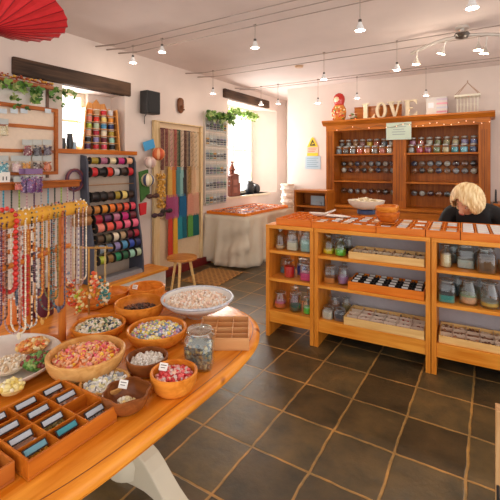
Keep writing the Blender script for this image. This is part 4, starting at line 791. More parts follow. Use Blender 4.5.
t = thing('dark_jug', 'squat charcoal pot beside the black jug on the far sill', 'pot', (WX-.08, 6.14, .931)); MB().lathe([(.05, 0), (.075, .05), (.07, .12), (.05, .14), (.045, .14), (.001, .12)], 18).build('body', flat('#23262c', .4), t, True); MB().lathe([(.055, .14), (.03, .165), (.001, .17)], 18).build('lid', flat('#23262c', .4), t, True)
t = thing('bead_tree', 'wire tree with hanging bead drops on the far sill, near the tower ornament', 'ornament', (WX-.03, 5.125, .931))
MB().lathe([(.04, 0), (.035, .015), (.006, .02), (.004, .5)], 12).build('stem', M_CHROME, t, True); o = MB(); m = flat('#8a98a0', .3, var=0)
for k in range(14):
    a = k*2.4; z = .2+.022*k; q = Vector((.05*math.cos(a), .05*math.sin(a), z)); o.tube([(0, 0, z-.03), q], .002, 5, M_CHROME); o.bead(q-Vector((0, 0, .012)), .012, m)
o.build('branches', None, t, True)
# stool and doormat
t = thing('round_stool', 'small round wooden stool with splayed legs in front of the scarves', 'stool', (-2.95, 3.30, 0)); ms_ = wood('#b06a2c', '#cf9048', 'x', .35, 1.5, 'stool_wood')
MB().lathe([(.13, .385), (.168, .395), (.172, .41), (.165, .422), (.001, .424)], 32).build('seat', ms_, t, True)
for k in range(3):
    a = k*2*PI/3+.5+PI/6; MB().tube([(.09*math.cos(a), .09*math.sin(a), .388), (.165*math.cos(a), .165*math.sin(a), 0)], [.018, .013], 10).build('leg', M_PALE, t, True)
t = thing('doormat', 'small woven coir mat on the floor beyond the round stool', 'mat', (-3.06, 4.02, 0), .1); 
mm = bpy.data.materials.new('woven_coir'); mm.use_nodes = True; nt = mm.node_tree; tc = nt.nodes.new('ShaderNodeTexCoord'); br = nt.nodes.new('ShaderNodeTexBrick'); br.inputs['Scale'].default_value = 1
br.inputs['Brick Width'].default_value = .075; br.inputs['Row Height'].default_value = .05; br.inputs['Mortar Size'].default_value = .014; br.inputs['Color1'].default_value = (*lin('#5e3c1e'), 1); br.inputs['Color2'].default_value = (*lin('#6e4824'), 1); br.inputs['Mortar'].default_value = (*lin('#b08044'), 1)
nt.links.new(tc.outputs['Object'], br.inputs['Vector']); nt.links.new(br.outputs['Color'], nt.nodes['Principled BSDF'].inputs['Base Color']); nt.nodes['Principled BSDF'].inputs['Roughness'].default_value = .9
MB().box(-.26, .26, -.34, .34, .001, .014).build('mat', mm, t, bev=.004)
# ------------------------------------------------------------------ the dresser against the back wall
DY = 5.70; DX0, DX1 = -2.16, -.005; DT = 2.05
t = thing('dresser', 'tall brown pine dresser with two open bays of bead jars, against the back wall', 'dresser', (0, DY, 0))
POST = [(DX0, -2.035), (-1.175, -1.0), (-.135, DX1)]
for a, b_ in POST: MB().box(a, b_, 0, .37, .85, DT-.08).build('upright', M_RED, t, bev=.003)
for a, b_ in POST:
    o = MB()
    for q in (.3, .5, .7): o.box(a+(b_-a)*q-.004, a+(b_-a)*q+.004, -.003, 0, .95, DT-.15)
    o.build('fluting', wood('#6e3814', '#8a4e20', 'z', .4, 1, 'fluting'), t)
MB().box(DX0, DX1, .35, .38, .85, DT).build('back_panel', M_RED, t)
BAYS = [(-2.035, -1.175), (-1.0, -.135)]; SZ = (1.615, 1.215)
for a, b_ in BAYS:
    for z in SZ: MB().box(a, b_, .01, .35, z-.022, z).build('shelf', M_REDX, t, bev=.002)
    MB().box(a, b_, .15, .35, SZ[0], SZ[0]+.105).build('riser', M_REDX, t)
MB().box(DX0, DX1, -.004, .02, DT-.085, DT).build('fascia', M_REDX, t)
M = Matrix(((0, 0, 1, 0), (1, 0, 0, 0), (0, 1, 0, 0), (0, 0, 0, 1)))
MB().prism([(.37, DT), (-.005, DT), (-.02, DT+.015), (-.045, DT+.04), (-.06, DT+.05), (-.06, DT+.075), (.37, DT+.075)], DX0-.05, DX1+.05, None, M).build('cornice', M_REDX, t, bev=.002)
MB().box(DX0-.02, DX1+.02, -.12, .38, .82, .85).build('worktop', M_REDX, t, bev=.004); MB().box(DX0, DX1, -.10, .38, .04, .82).build('base', M_RED, t)
for k in range(4):
    xa = DX0+.04+k*.53; d = MB().box(xa, xa+.49, -.12, -.10, .64, .80).build('drawer', M_REDX, t, bev=.003); MB().ball((xa+.245, -.135, .72), .018, n=10).build('knob', M_RED, d, True)
    d = MB().box(xa, xa+.49, -.12, -.10, .08, .62).build('door', M_RED, t, bev=.003); MB().ball((xa+.44, -.135, .4), .018, n=10).build('knob', M_RED, d, True)
HC = {0: [['smoke', 'grey', 'amber', 'rose', 'yellow', 'coral', 'steel', 'pearl'], ['steel', 'smoke', 'grey', 'red orange', 'orange', 'ash', 'coral', 'pearl']],
      1: [['pink', 'coral', 'pearl', 'olive', 'khaki', 'sand', 'lilac', 'periwinkle'], ['grey', 'crimson', 'plum', 'moss', 'sand', 'turquoise', 'sky', 'cobalt']]}
HCC = dict(smoke='#6a6460', grey='#9a9a98', amber='#b88a5a', rose='#b0706a', yellow='#f0c41c', coral='#d8705a', steel='#7a8a98', pearl='#d8d0c4', orange='#e88a3a', ash='#8a8078', pink='#d890b4', olive='#8a8a4a', khaki='#a89a68', sand='#cdb88c', lilac='#b0a0d0', periwinkle='#8a98d8', crimson='#d0204a', plum='#8a2a58', moss='#7a8a5a', turquoise='#2aa0b0', sky='#7ac4d8', cobalt='#2a4a7a')
HCC['red orange'] = '#e85a2a'
BN = ['left', 'right']
JG = MB().lathe([(.042, 0), (.045, .006), (.045, .075), (.036, .092), (.036, .1)], 16, cap=False).mesh('jar_body', M_GLASS, True); JL = MB().lathe([(.039, .098), (.039, .113), (.032, .118), (.012, .12), (.001, .126)], 16).mesh('jar_lid', flat('#a8a49c', .3, .4, 0), True)
for b in (0, 1):
    a, e = BAYS[b]
    for rw in (0, 1):
        for k in range(8):
            x = a+.055+(e-a-.11)*k/7; nm = HC[b][rw][k]; y, z = (DY+.21, SZ[0]+.106) if rw == 0 else (DY+.075, SZ[0]+.001)
            q = thing('bead_jar', '%s bead jar, %s along the %s row, top shelf of dresser\'s %s bay' % (nm, ORD[k], ('raised back', 'front')[rw], BN[b]), 'jar', (x, y, z), 0, 'bead jars on the dresser top shelves')
            link('glass_body', JG, q); link('lid', JL, q); MB().lathe([(.041, .003), (.0435, .008), (.0435, .07), (.02, .075), (.001, .076)], 14).build('filling', flat(HCC[nm], .4, var=.2, scale=200), q, True)
MR = Matrix.Rotation(PI/2, 4, 'X')
SG = MB().lathe([(.04, .0), (.044, .008), (.044, .065), (.037, .078), (.014, .083), (.001, .084)], 18, None, MR, cap=False).mesh('jar_body', M_GLASS, True); SL = MB().lathe([(.001, -.012), (.044, -.012), (.044, .004), (.001, .004)], 18, None, MR).mesh('jar_lid', flat('#8a5a34', .4, var=0), True)
sc = [('black', '#3a3430'), ('pewter', '#85858a'), ('bronze', '#a8845a'), ('pearl', '#dcd2c4'), ('navy', '#3a4468'), ('garnet', '#5a2428'), ('clear', None), ('copper', '#a8683c'), ('silver', '#a8aab0')]
for b in (0, 1):
    a, e = BAYS[b]
    for rw, z in enumerate((SZ[1]+.255, SZ[1]+.155, SZ[1]-.17)):
        nn = 8
        for k in range(nn):
            x = a+.06+(e-a-.12)*k/7; nm, c = sc[(k*2+rw*3+b*4) % 9]
            q = thing('round_jar', '%s small round jar fixed to the back board, %s along the %s row, %s bay' % (nm, ORD[k], ('upper', 'middle', 'lowest')[rw], BN[b]), 'jar', (x, DY+.3365, z), 0, 'small jars fixed to the dresser back')
            link('lid', SL, q); link('glass_body', SG, q)
            if c: MB().lathe([(.001, .006), (.036, .008), (.038, .045), (.026, .055), (.001, .056)], 14, None, MR @ Matrix.Diagonal((1, 1, 1, 1))).build('filling', flat(c, .3, var=.2, scale=200), q, True)
# things on top of the dresser
TZ = DT+.0755
def letter(ch, x, wd, h=.235, th=.05):
    o = MB(); y0 = DY+.08; M = Matrix(((1, 0, 0, x), (0, 0, 1, y0), (0, 1, 0, TZ), (0, 0, 0, 1))); P = lambda pl: o.prism(pl, 0, th, None, M); s = .045; g = .02
    if ch == 'L': P([(.02, 0), (wd, 0), (wd, .075), (wd-g, .05), (wd-.05, g), (.02+s+.012, g), (.02+s+.012, h-g), (.02+s+.03, h-g), (.02+s+.03, h), (0, h), (0, h-g), (.02, h-g)][0:])
    if ch == 'E': P([(.0, 0), (wd, 0), (wd, .07), (wd-g, .045), (wd-.05, g), (.07, g), (.07, h*.48), (wd*.65, h*.48), (wd*.65, h*.56), (.07, h*.56), (.07, h-g), (wd-.05, h-g), (wd-g, h-.045), (wd-.005, h-.06), (wd-.005, h), (0, h), (0, h-g), (.02, h-g), (.02, g), (0, g)])
    if ch == 'V': P([(wd*.45, 0), (wd*.58, 0), (wd*.88, h-g), (wd, h-g), (wd, h), (wd*.66, h), (wd*.66, h-g), (wd*.78, h-g), (wd*.57, h*.28), (wd*.36, h-g), (wd*.46, h-g), (wd*.46, h), (0, h), (0, h-g), (wd*.1, h-g)])
    if ch == 'O':
        n = 40; a = [(wd/2+wd/2*math.cos(2*PI*i/n), h/2+h/2*math.sin(2*PI*i/n)) for i in range(n)]; b = [(wd/2+wd*.24*math.cos(2*PI*i/n), h/2+h*.40*math.sin(2*PI*i/n)) for i in range(n)]
        vs = [M @ Vector((p[0], p[1], z)) for z in (0, th) for p in a+b]
        fs = []
        for i in range(n):
            j = (i+1) % n; fs += [(i, j, n+j, n+i), (2*n+i, 3*n+i, 3*n+j, 2*n+j), (i, 2*n+i, 2*n+j, j), (n+i, n+j, 3*n+j, 3*n+i)]
        o.add(vs, fs)
    return tag(o.build('letter_block', flat('#d6c6a8', .6), None), 'cream wooden letter %s standing on top of the dresser' % ch, 'letter', None)
XY = lambda px: at_y(px, 110, DY+.08).x
for ch, a, b_ in (('L', 362, 374.5), ('O', 375.5, 386.5), ('V', 387.5, 401), ('E', 404, 417)): letter(ch, XY(a), XY(b_)-XY(a))
t = thing('gallery_board', 'brown wooden board lying behind the cream letters', 'board', (XY(352), DY+.20, TZ)); MB().box(0, XY(400)-XY(352), 0, .02, 0, .19).build('board', M_REDX, t, bev=.003); MB().box(0, XY(400)-XY(352), -.01, .03, .19, .205).build('cap_strip', M_REDX, t, bev=.002)
px_ = at_y(339, 110, DY+.13).x
t = thing('nesting_doll', 'big painted nesting doll with red headscarf on the dresser', 'doll', (px_, DY+.14, TZ)); t.rotation_euler = (0, 0, -.25)
pf = [(.075, 0), (.085, .01), (.105, .08), (.11, .14), (.10, .20), (.075, .245), (.070, .265), (.082, .30), (.088, .34), (.08, .385), (.055, .42), (.02, .437), (.001, .44)]
MB().lathe([q for q in pf if q[1] <= .246], 28).build('body', flat('#c87a34', .25, var=.2, scale=14), t, True); MB().lathe([(.001, .244)]+[q for q in pf if q[1] >= .245], 28).build('headscarf', flat('#b82a22', .25, var=.1, scale=14), t, True)
M = Matrix.Translation((0, -.052, .335)) @ Matrix.Diagonal((1, .72, 1.1, 1)); f = MB().ball((0, 0, 0), .056, None, 20).build('face', flat('#eac8a4', .3, var=0), t, True); f.location = (0, -.048, .335); f.scale = (1, .8, 1.05)
o = MB(); dk = flat('#2a1a14', .3, var=0)
for s_ in (-1, 1): o.bead((s_*.02, -.043, .012), .006, dk); o.bead((s_*.03, -.038, -.012), .009, flat('#d86a5a', .3, var=0)); o.tube([(s_*.01, -.044, .024), (s_*.02, -.044, .028), (s_*.03, -.04, .024)], .002, 5, dk)
o.bead((0, -.045, -.022), .007, flat('#b82020', .3, var=0), (1.4, .7, .7)); o.build('painted_features', None, f, True)
o = MB()
for i in range(60):
    a = R.uniform(-2.9, -.2); z = R.uniform(.03, .22); r = np.interp(z, [q[1] for q in pf], [q[0] for q in pf])
    o.bead((r*math.cos(a), r*math.sin(a), z), R.uniform(.009, .018), flat(R.choice(['#d8a02c', '#b8282a', '#3a7a3a', '#e8d8a0', '#d8602c']), .3, var=0), (1, 1, 1))
o.build('painted_flowers', None, t, True)
p = at_y(354, 115, DY+.12); o = MB()
for i in range(26): o.bead((R.gauss(0, .03), R.gauss(0, .02), R.uniform(.01, .10)), R.uniform(.012, .02), flat(R.choice(['#5a7a3a', '#e8e0d0', '#8a9a5a', '#c86a4a']), .5), (1.3, 1, .7))
o.box(-.04, .04, -.03, .03, 0, .04, flat('#6a4a2c', .6)); tag(o.build('flower_posy', None, None, True, loc=(p.x, DY+.10, TZ)), 'small posy of white flowers beside the nesting doll', 'flowers')
xa = at_y(426, 105, DY+.08).x; xb = at_y(437, 105, DY+.08).x; xc = at_y(449, 105, DY+.2).x
t = thing('gift_box', 'tall white box with pink striped side on the dresser, right of the letters', 'box', (xa, DY+.08, TZ)); hw = xb-xa
mw = flat('#b9b2ae', .6); 
MB().box(0, hw*1.9, 0, .12, 0, .245).build('box', mw, t, bev=.003)
o = MB()
for k, c in enumerate(('#b87a8a', '#a8a8b8', '#c88a98', '#b0a0b0')): o.box(hw*.95, hw*1.9+.0015, -.0015, .12, .03+.055*k, .055+.055*k, flat(c, .5))
o.build('stripe', None, t); MB().box(hw*.2, hw*.7, -.001, 0, .10, .17).build('label_patch', flat('#c8c4cc', .5), t)
xa = at_y(455, 100, DY+.1).x; xb = at_y(480, 100, DY+.1).x; wd = xb-xa
t = thing('wire_lantern', 'white wire house-shaped lantern on the right end of the dresser top', 'lantern', (xa, DY+.08, TZ)); mlw = flat('#e9e4d0', .5); MB().box(.02, wd-.02, 0, .16, 0, .02).build('base', mlw, t); o = MB()
for k in range(7):
    x = .025+(wd-.05)*k/6
    for y in (.005, .155): o.tube([(x, y, .02), (x, y, .22)], .003, 6)
o.tube([(.02, .005, .12), (wd-.02, .005, .12), (wd-.02, .155, .12), (.02, .155, .12)], .003, 6, closed=True); o.build('wire_bars', mlw, t, True); MB().box(-.005, wd+.005, -.015, .175, .22, .245).build('eaves', mlw, t, bev=.003)
o = MB(); ap = Vector((wd/2, .08, .41))
for x in (0, wd):
    for y in (-.01, .17): o.tube([(x, y, .245), ap], .005, 6)
o.tube([ap, ap+Vector((0, 0, .03))], .008, 8); o.build('roof_wires', flat('#b89a86', .5), t, True)
t = thing('fairy_lights', 'string of tiny warm fairy lights along the dresser cornice', 'fairy lights', (0, DY-.012, DT-.05)); xs = [-1.12+.085*k for k in range(14)]
MB().tube([(x, -.004, .02*math.sin(x*17)) for x in [DX0+.1+.05*k for k in range(41)]], .0025, 5).build('wire', flat('#7a5a3a', .5), t)
for x in [DX0+.18+.24*k for k in range(4)]+xs: MB().ball((x, -.010, .02*math.sin(x*17)-.006), .0065, None, 8).build('bulb', glow('#ff9a4a', 1.4), t, True)
# card hung on the middle upright and wall signs
p = at_y(398.5, 131, DY-.012); wd = at_y(411, 131, DY).x-at_y(386, 131, DY).x
t = thing('shop_card', 'pale green card with lines of small print on the dresser\'s middle post', 'card', (p.x, DY-.0075, p.z)); MB().box(-wd/2, wd/2, -.003, .003, -.12, .12).build('card', flat('#c4d4c4', .6, var=0), t)
o = MB()
for k, q in enumerate((.6, .45, .55, .5)): o.box(-wd*.35*q*1.4, wd*.35*q*1.4, -.0036, -.003, .055-.035*k, .063-.035*k)
o.build('print_lines', flat('#8a949c', .6, var=0), t)
p0 = at_y(305, 169, YB-.01); p1 = at_y(320.5, 156, YB-.01); wd = p1.x-p0.x; hh = p1.z-p0.z
t = thing('blue_notice', 'pale blue notice on the back wall below the yellow sign', 'notice', (p0.x, YB-.005, p0.z)); MB().box(0, wd, 0, .004, 0, hh).build('card', flat('#a8bcc8', .6, var=0), t); o = MB()
for k in range(5): o.box(wd*.12, wd*(.86-.12*(k % 2)), -.0006, 0, hh*(.82-.16*k), hh*(.86-.16*k))
o.build('print_lines', flat('#6a8498', .6, var=0), t)
p0 = at_y(307, 156, YB-.01); p1 = at_y(318, 137, YB-.01); wd = p1.x-p0.x; hh = p1.z-p0.z
t = thing('warning_sign', 'yellow triangular warning sign with a pink text band on the back wall', 'sign', (p0.x, YB-.006, p0.z)); my = flat('#d8bc24', .5, var=0); M = Matrix(((1, 0, 0, 0), (0, 0, 1, 0), (0, 1, 0, 0), (0, 0, 0, 1)))
MB().box(0, wd, 0, .004, 0, hh*.16).build('lower_band', my, t); b = MB().box(0, wd, 0, .004, hh*.16, hh*.48).build('text_band', flat('#e8b8a0', .5, var=0), t); o = MB()
for k in range(3): o.box(wd*.1, wd*(.9-.1*k), -.0006, 0, hh*(.40-.09*k), hh*(.435-.09*k))
o.build('print_lines', flat('#b86a58', .5, var=0), b)
q = MB().prism([(0, hh*.48), (wd, hh*.48), (wd*.62, hh*.95), (wd*.5, hh), (wd*.38, hh*.95)], 0, .004, None, M).build('triangle', my, t)
MB().prism([(wd*.22, hh*.54), (wd*.78, hh*.54), (wd*.5, hh*.90)], -.0006, 0, None, M).build('black_symbol', flat('#3a3418', .5, var=0), q); MB().prism([(wd*.36, hh*.60), (wd*.66, hh*.66), (wd*.52, hh*.72)], -.0010, -.0006, None, M).build('symbol_gap', my, q)
# ------------------------------------------------------------------ on and behind the counter
t = thing('shelf_box', 'small open-fronted wooden box on the far end of the counter back', 'box', (-2.58, 5.0, 0)); a = at_y(294, 192, 5.0).x; b_ = at_y(327, 192, 5.0).x; W_ = b_-a; t.location.x = a
MB().box(0, W_, 0, .3, 1.065, 1.10).build('top', M_REDX, t, bev=.003)
for x in (0, W_-.03): MB().box(x, x+.03, 0, .3, .62, 1.065).build('side', M_RED, t, bev=.002)
MB().box(.03, W_-.03, .28, .3, .62, 1.065).build('back', M_RED, t); MB().box(.03, W_-.03, .01, .28, .86, .885).build('shelf', M_REDX, t)
MB().box(-.04, W_+.04, -.02, .32, .58, .62).build('lower_top', M_REDX, t); 
for x in (0, W_-.05):
    for y in (0, .25): MB().box(x, x+.05, y, y+.05, 0, .58).build('leg', M_RED, t)
tag(MB().box(-.1, .1, 0, .02, 0, .13).box(-.06, .06, -.02, 0, .0, .05).build('till_screen', flat('#a8b8c4', .4), None, bev=.004, loc=(a+W_*.62, 5.12, .886)), 'pale blue grey box inside the small open wooden box', 'box')
def ctop(px, py, h=0): p = at_z(px, py, CH+h); return p
tz = CH+.057
p = cw(.47, .40, CH+.0537); tag(MB().prism([(-.14, -.05), (.10, -.06), (.16, -.01), (.06, .06), (-.13, .05)], 0, .008).build('paper_sheet', flat('#efe8e2', .6), None, bev=.002, loc=p), 'white paper sheet lying on the trays left of the blue-based dish', 'paper')
o = MB(); vs = []
p = cw(.36, .30, CH+.0575)
o.lathe([(.001, .0), (.03, .004), (.05, .02), (.052, .03), (.03, .022), (.001, .016)], 20, None, Matrix.Diagonal((1.6, .7, 1, 1))); b = o.build('white_scoop', flat('#ece4da', .4), None, True, loc=p); tag(b, 'white shell-shaped scoop on the counter before the small wooden box', 'scoop'); MB().tube([(.07, 0, .025), (.16, 0, .065)], [.012, .006], 8).build('handle', flat('#ece4da', .4), b, True)
p = at_z(371, 213, tz); p.z = tz+.0005; p += Vector((-.02, -.09, 0)); t = thing('shell_dish', 'white dish on a blue foot heaped with torn paper, on the counter', 'dish', p)
MB().lathe([(.075, 0), (.08, .004), (.08, .035), (.07, .04), (.001, .041)], 28).build('foot', flat('#2c4a78', .35), t, True); MB().lathe([(.06, .04), (.12, .062), (.155, .098), (.165, .125), (.157, .125), (.12, .085), (.001, .052)], 32).build('dish', flat('#ece2d2', .3), t, True)
o = MB(); 
for _ in range(60):
    a = R.uniform(0, 2*PI); q = .135*R.random()**.5; o.bead((q*math.cos(a), q*math.sin(a), .105+.035*(1-q/.135)+R.uniform(0, .012)), R.uniform(.012, .022), flat(R.choice(['#efe2c4', '#f4ecd8', '#e2d0a8']), .7, var=0), (1.5, .8, .35), Euler((R.uniform(-.6, .6), R.uniform(-.6, .6), R.uniform(0, 3))).to_matrix())
o.build('paper_shreds', None, t, True)['kind'] = 'stuff'
p = at_z(387.5, 222, CH+.06); p.z = CH+.0625; bowl('lower of two stacked orange bowls on the counter', p, .092, .078, M_BOWL2, 'stacked bowls on the counter', .5, .008); bowl('upper tilted orange bowl of the two stacked on the counter', (p.x, p.y, p.z+.052), .088, .07, M_BOWL, 'stacked bowls on the counter', .5, .008, tilt=(.06, -.05, 0))
t = thing('card_rest', 'thin wooden slip under the stacked bowls on the counter trays', 'board', (p.x, p.y, p.z-.0075)); MB().box(-.06, .06, -.05, .05, 0, .0065).build('slip', M_ORTRAY, t)
# ------------------------------------------------------------------ the woman behind the counter
def skin_mesh(vs, es, root=0, sub=2):
    me = bpy.data.meshes.new('s'); me.from_pydata([v[0] for v in vs], es, []); ob = bpy.data.objects.new('s', me); COL.objects.link(ob)
    md = ob.modifiers.new('sk', 'SKIN'); md.use_smooth_shade = True
    for i, v in enumerate(vs):
        r = v[1]; me.skin_vertices[0].data[i].radius = r if hasattr(r, '__len__') else (r, r); me.skin_vertices[0].data[i].use_root = (i == root)
    s_ = ob.modifiers.new('su', 'SUBSURF'); s_.levels = sub; s_.render_levels = sub
    dg = bpy.context.evaluated_depsgraph_get(); m = bpy.data.meshes.new_from_object(ob.evaluated_get(dg)); bpy.data.objects.remove(ob); return m
def chain(pts, rs, vs, es, start=None):
    prev = start
    for p, r in zip(pts, rs):
        vs.append((p, r)); i = len(vs)-1
        if prev is not None: es.append((prev, i))
        prev = i
    return prev
def largest(m):
    bm = bmesh.new(); bm.from_mesh(m); seen = set(); best = []
    for v in bm.verts:
        if v in seen: continue
        isl = [v]; seen.add(v); st = [v]
        while st:
            for e in st.pop().link_edges:
                for q in e.verts:
                    if q not in seen: seen.add(q); isl.append(q); st.append(q)
        if len(isl) > len(best): best = isl
    keep = set(best); bmesh.ops.delete(bm, geom=[v for v in bm.verts if v not in keep], context='VERTS'); bm.to_mesh(m); bm.free(); return m
def remesh(meshes, vox, name):
    bm = bmesh.new()
    for m in meshes: bm.from_mesh(m)
    me = bpy.data.meshes.new(name); bm.to_mesh(me); bm.free(); ob = bpy.data.objects.new('r', me); COL.objects.link(ob)
    q = ob.modifiers.new('r', 'REMESH'); q.mode = 'VOXEL'; q.voxel_size = vox; q.use_smooth_shade = True
    s_ = ob.modifiers.new('s', 'SMOOTH'); s_.factor = .5; s_.iterations = 3
    dg = bpy.context.evaluated_depsgraph_get(); m = bpy.data.meshes.new_from_object(ob.evaluated_get(dg)); bpy.data.objects.remove(ob); m.name = name; return largest(m)
SK = flat('#d8a080', .5, var=.04)
wp = thing('person', 'blonde woman in a black top, head bent over work behind the counter', 'person', (-.105, 3.93, 0), math.radians(-8))
HD = Vector((-.015, -.30, 1.155))      # head centre (face turned down towards the counter)
spine = [Vector((0, 0, .56)), Vector((0, -.01, .68)), Vector((0, -.04, .80)), Vector((0, -.075, .95)), Vector((0, -.11, 1.055)), Vector((0, -.155, 1.115)), Vector((-.005, -.22, 1.135))]
sr = [(.15, .115), (.135, .10), (.135, .10), (.15, .105), (.13, .085), (.06, .06), (.052, .055)]
def torso(off=0.0, upto=7):
    vs, es = [], []; chain(spine[:upto], [(a+off, b+off) for a, b in sr[:upto]], vs, es); return vs, es
arms = {}
for s_ in (-1, 1):
    arms[s_] = [Vector((s_*.10, -.105, 1.055)), Vector((s_*.185, -.10, 1.04)), Vector((s_*.24, -.13, .90)), Vector((s_*.265, -.19, .765)), Vector((s_*.20, -.30, .765)), Vector((s_*.13, -.385, .80))]
AR = [.06, .056, .047, .04, .035, .026]
vs, es = torso()
for s_ in (-1, 1):
    chain(arms[s_], AR, vs, es, 4)
    chain([Vector((s_*.09, -.02, .545)), Vector((s_*.11, -.22, .54)), Vector((s_*.115, -.41, .53)), Vector((s_*.115, -.40, .30)), Vector((s_*.115, -.38, .08)), Vector((s_*.115, -.42, .045)), Vector((s_*.12, -.52, .035))], [.092, .085, .062, .055, .038, .038, .03], vs, es, 0)
bodym = skin_mesh(vs, es)
hands = []
for s_ in (-1, 1):
    wv = arms[s_][-1]; d = (arms[s_][-1]-arms[s_][-2]).normalized(); sd = Vector((s_*-1, 0, 0)); sd = (sd-d*sd.dot(d)).normalized(); dn = Vector((0, 0, -1))
    pv, pe = [], []; chain([wv-d*.01, wv+d*.03, wv+d*.07], [(.026, .017), (.036, .015), (.038, .013)], pv, pe); hands.append(skin_mesh(pv, pe))
    for k, ln in enumerate((.062, .072, .067, .052)):
        b = wv+d*.066+sd*(.028-.019*k); fv, fe = [], []; chain([b-d*.02, b, b+d*ln*.45+dn*.008, b+d*ln*.75+dn*.024, b+d*ln*.9+dn*.042], [.009, .009, .0085, .008, .007], fv, fe); hands.append(skin_mesh(fv, fe))
    b = wv+d*.015+sd*.025; fv, fe = [], []; chain([b, b+sd*.022+d*.018+dn*.006, b+sd*.03+d*.042+dn*.014, b+sd*.024+d*.062+dn*.022], [.012, .0105, .0095, .008], fv, fe); hands.append(skin_mesh(fv, fe))
# head: local frame looks along -y, then pitched forward and turned a little
HM = Matrix.Translation(HD) @ Euler((math.radians(29), math.radians(8), math.radians(-20)), 'XYZ').to_matrix().to_4x4()
bm = bmesh.new(); bmesh.ops.create_icosphere(bm, subdivisions=5, radius=1)
for v in bm.verts:
    x, y, z = v.co; front = max(0, -y)
    X_ = .076*x*(1-.18*max(0, -z)**1.5*(1 if y < .3 else .4)); Y_ = .098*y; Z_ = .118*z
    if y < 0:
        Y_ -= .010*math.exp(-((z+.82)/.2)**2)*front*math.exp(-(x/.4)**2)                    # chin
        for ex in (-.42, .42): Y_ += .013*math.exp(-((x-ex)/.2)**2-((z-.02)/.12)**2)*front    # eye sockets
        Y_ -= .006*math.exp(-((z-.2)/.1)**2)*math.exp(-(x/.6)**2)                              # brow
        for ex in (-.5, .5): Y_ -= .005*math.exp(-((x-ex)/.2)**2-((z+.3)/.18)**2)              # cheeks
    v.co = HM @ Vector((X_, Y_, Z_))
hm = bpy.data.meshes.new('h'); bm.to_mesh(hm); bm.free()
nose = MB().tube([HM @ Vector((0, -.094, .01)), HM @ Vector((0, -.108, -.02)), HM @ Vector((0, -.116, -.038)), HM @ Vector((0, -.098, -.05))], [.008, .011, .015, .011], 10).mesh('n')
ears = MB(); [ears.ball(HM @ Vector((s_*.078, .01, -.01)), .022, None, 10, (.5, 1, 1.2)) for s_ in (-1, 1)]
lids = MB(); [lids.ball(HM @ Vector((s_*.031, -.0785, .0035)), .0135, None, 12) for s_ in (-1, 1)]
lips0 = MB().tube([HM @ Vector((x, -.100+.9*abs(x)**1.5, -.066)) for x in (-.022, -.011, 0, .011, .022)], [.003, .006, .0065, .006, .003], 8).mesh('l')
bm_ = remesh([bodym, hm, nose, ears.mesh('e'), lips0, lids.mesh('l')]+hands, .0065, 'body'); bm_.materials.append(SK); link('body', bm_, wp)
MB().tube([HM @ Vector((x, -.1065+.9*abs(x)**1.5, -.066)) for x in (-.022, -.011, 0, .011, .022)], [.002, .0045, .005, .0045, .002], 8).build('lips', flat('#b0544c', .4, var=0), wp, True)
for s_ in (-1, 1):
    e = MB().ball(HM @ Vector((s_*.031, -.0765, -.002)), .0125, None, 12).build('eye', flat('#efe8e2', .2, var=0), wp, True); MB().ball(HM @ Vector((s_*.031, -.0860, -.006)), .0052, None, 10).build('iris', flat('#3a2c24', .2, var=0), e, True)
    MB().tube([HM @ Vector((s_*(.014+.009*k), -.0995+.0024*k*k*.6, .026+.004*math.sin(k))) for k in range(5)], .003, 6).build('eyebrow', flat('#a8804a', .6, var=0), wp, True)
# hair: a chin-length bob with a parting
bm = bmesh.new(); bmesh.ops.create_icosphere(bm, subdivisions=5, radius=1); rm = []
for v in bm.verts:
    x, y, z = v.co; f = max(0, -y)
    lock = .0045*math.sin(math.atan2(y, x)*26+2*math.sin(z*5))+.003*math.sin(math.atan2(y, x)*61)
    k = 1+.09*max(0, .35-z)*(1 if z > -.75 else .6)
    X_ = .120*x*k+lock*x; Y_ = .127*y*(1 if y > 0 else .98)+lock*y; Z_ = .150*z+.014
    if z < -.2: Z_ = .014+.150*(-.2)+(z+.2)*.150*.9
    if y > 0 and z > 0: Z_ -= .006*math.exp(-(x/.1)**2)
    v.co = Vector((X_, Y_, Z_))
    if (y < -.25 and abs(x+.08) < .60+.15*max(0, -z) and z < .50-.75*abs(x+.08)) or z < -.80: rm.append(v)
bmesh.ops.delete(bm, geom=rm, context='VERTS')
for v in bm.verts: v.co = HM @ v.co
hr = bpy.data.meshes.new('hair'); bm.to_mesh(hr); bm.free(); hr.polygons.foreach_set('use_smooth', [True]*len(hr.polygons))
def hair_mat():
    m = bpy.data.materials.new('blonde_hair'); m.use_nodes = True; nt = m.node_tree; b = nt.nodes['Principled BSDF']; L = nt.links.new
    tc = nt.nodes.new('ShaderNodeTexCoord'); mp = nt.nodes.new('ShaderNodeMapping'); mp.inputs['Scale'].default_value = (60, 12, 10); n = nt.nodes.new('ShaderNodeTexNoise'); n.inputs['Scale'].default_value = 1.5; n.inputs['Detail'].default_value = 4
    L(tc.outputs['Object'], mp.inputs[0]); L(mp.outputs[0], n.inputs['Vector']); cr = nt.nodes.new('ShaderNodeValToRGB'); e = cr.color_ramp.elements; e[0].position = .3; e[1].position = .65; e[0].color = (*lin('#c89c5c'), 1); e[1].color = (*lin('#fae4b4'), 1)
    L(n.outputs[0], cr.inputs[0]); L(cr.outputs[0], b.inputs['Base Color']); b.inputs['Roughness'].default_value = .45; return m
hr.materials.append(hair_mat()); ho = link('hair', hr, wp); s_ = ho.modifiers.new('th', 'SOLIDIFY'); s_.thickness = .014; s_.offset = -1
vs, es = torso(.018, 6); sr_ = None
for s_ in (-1, 1): chain(arms[s_][:5]+[arms[s_][4].lerp(arms[s_][5], .75)], [r+.017 for r in AR[:5]]+[.044], vs, es, 4)
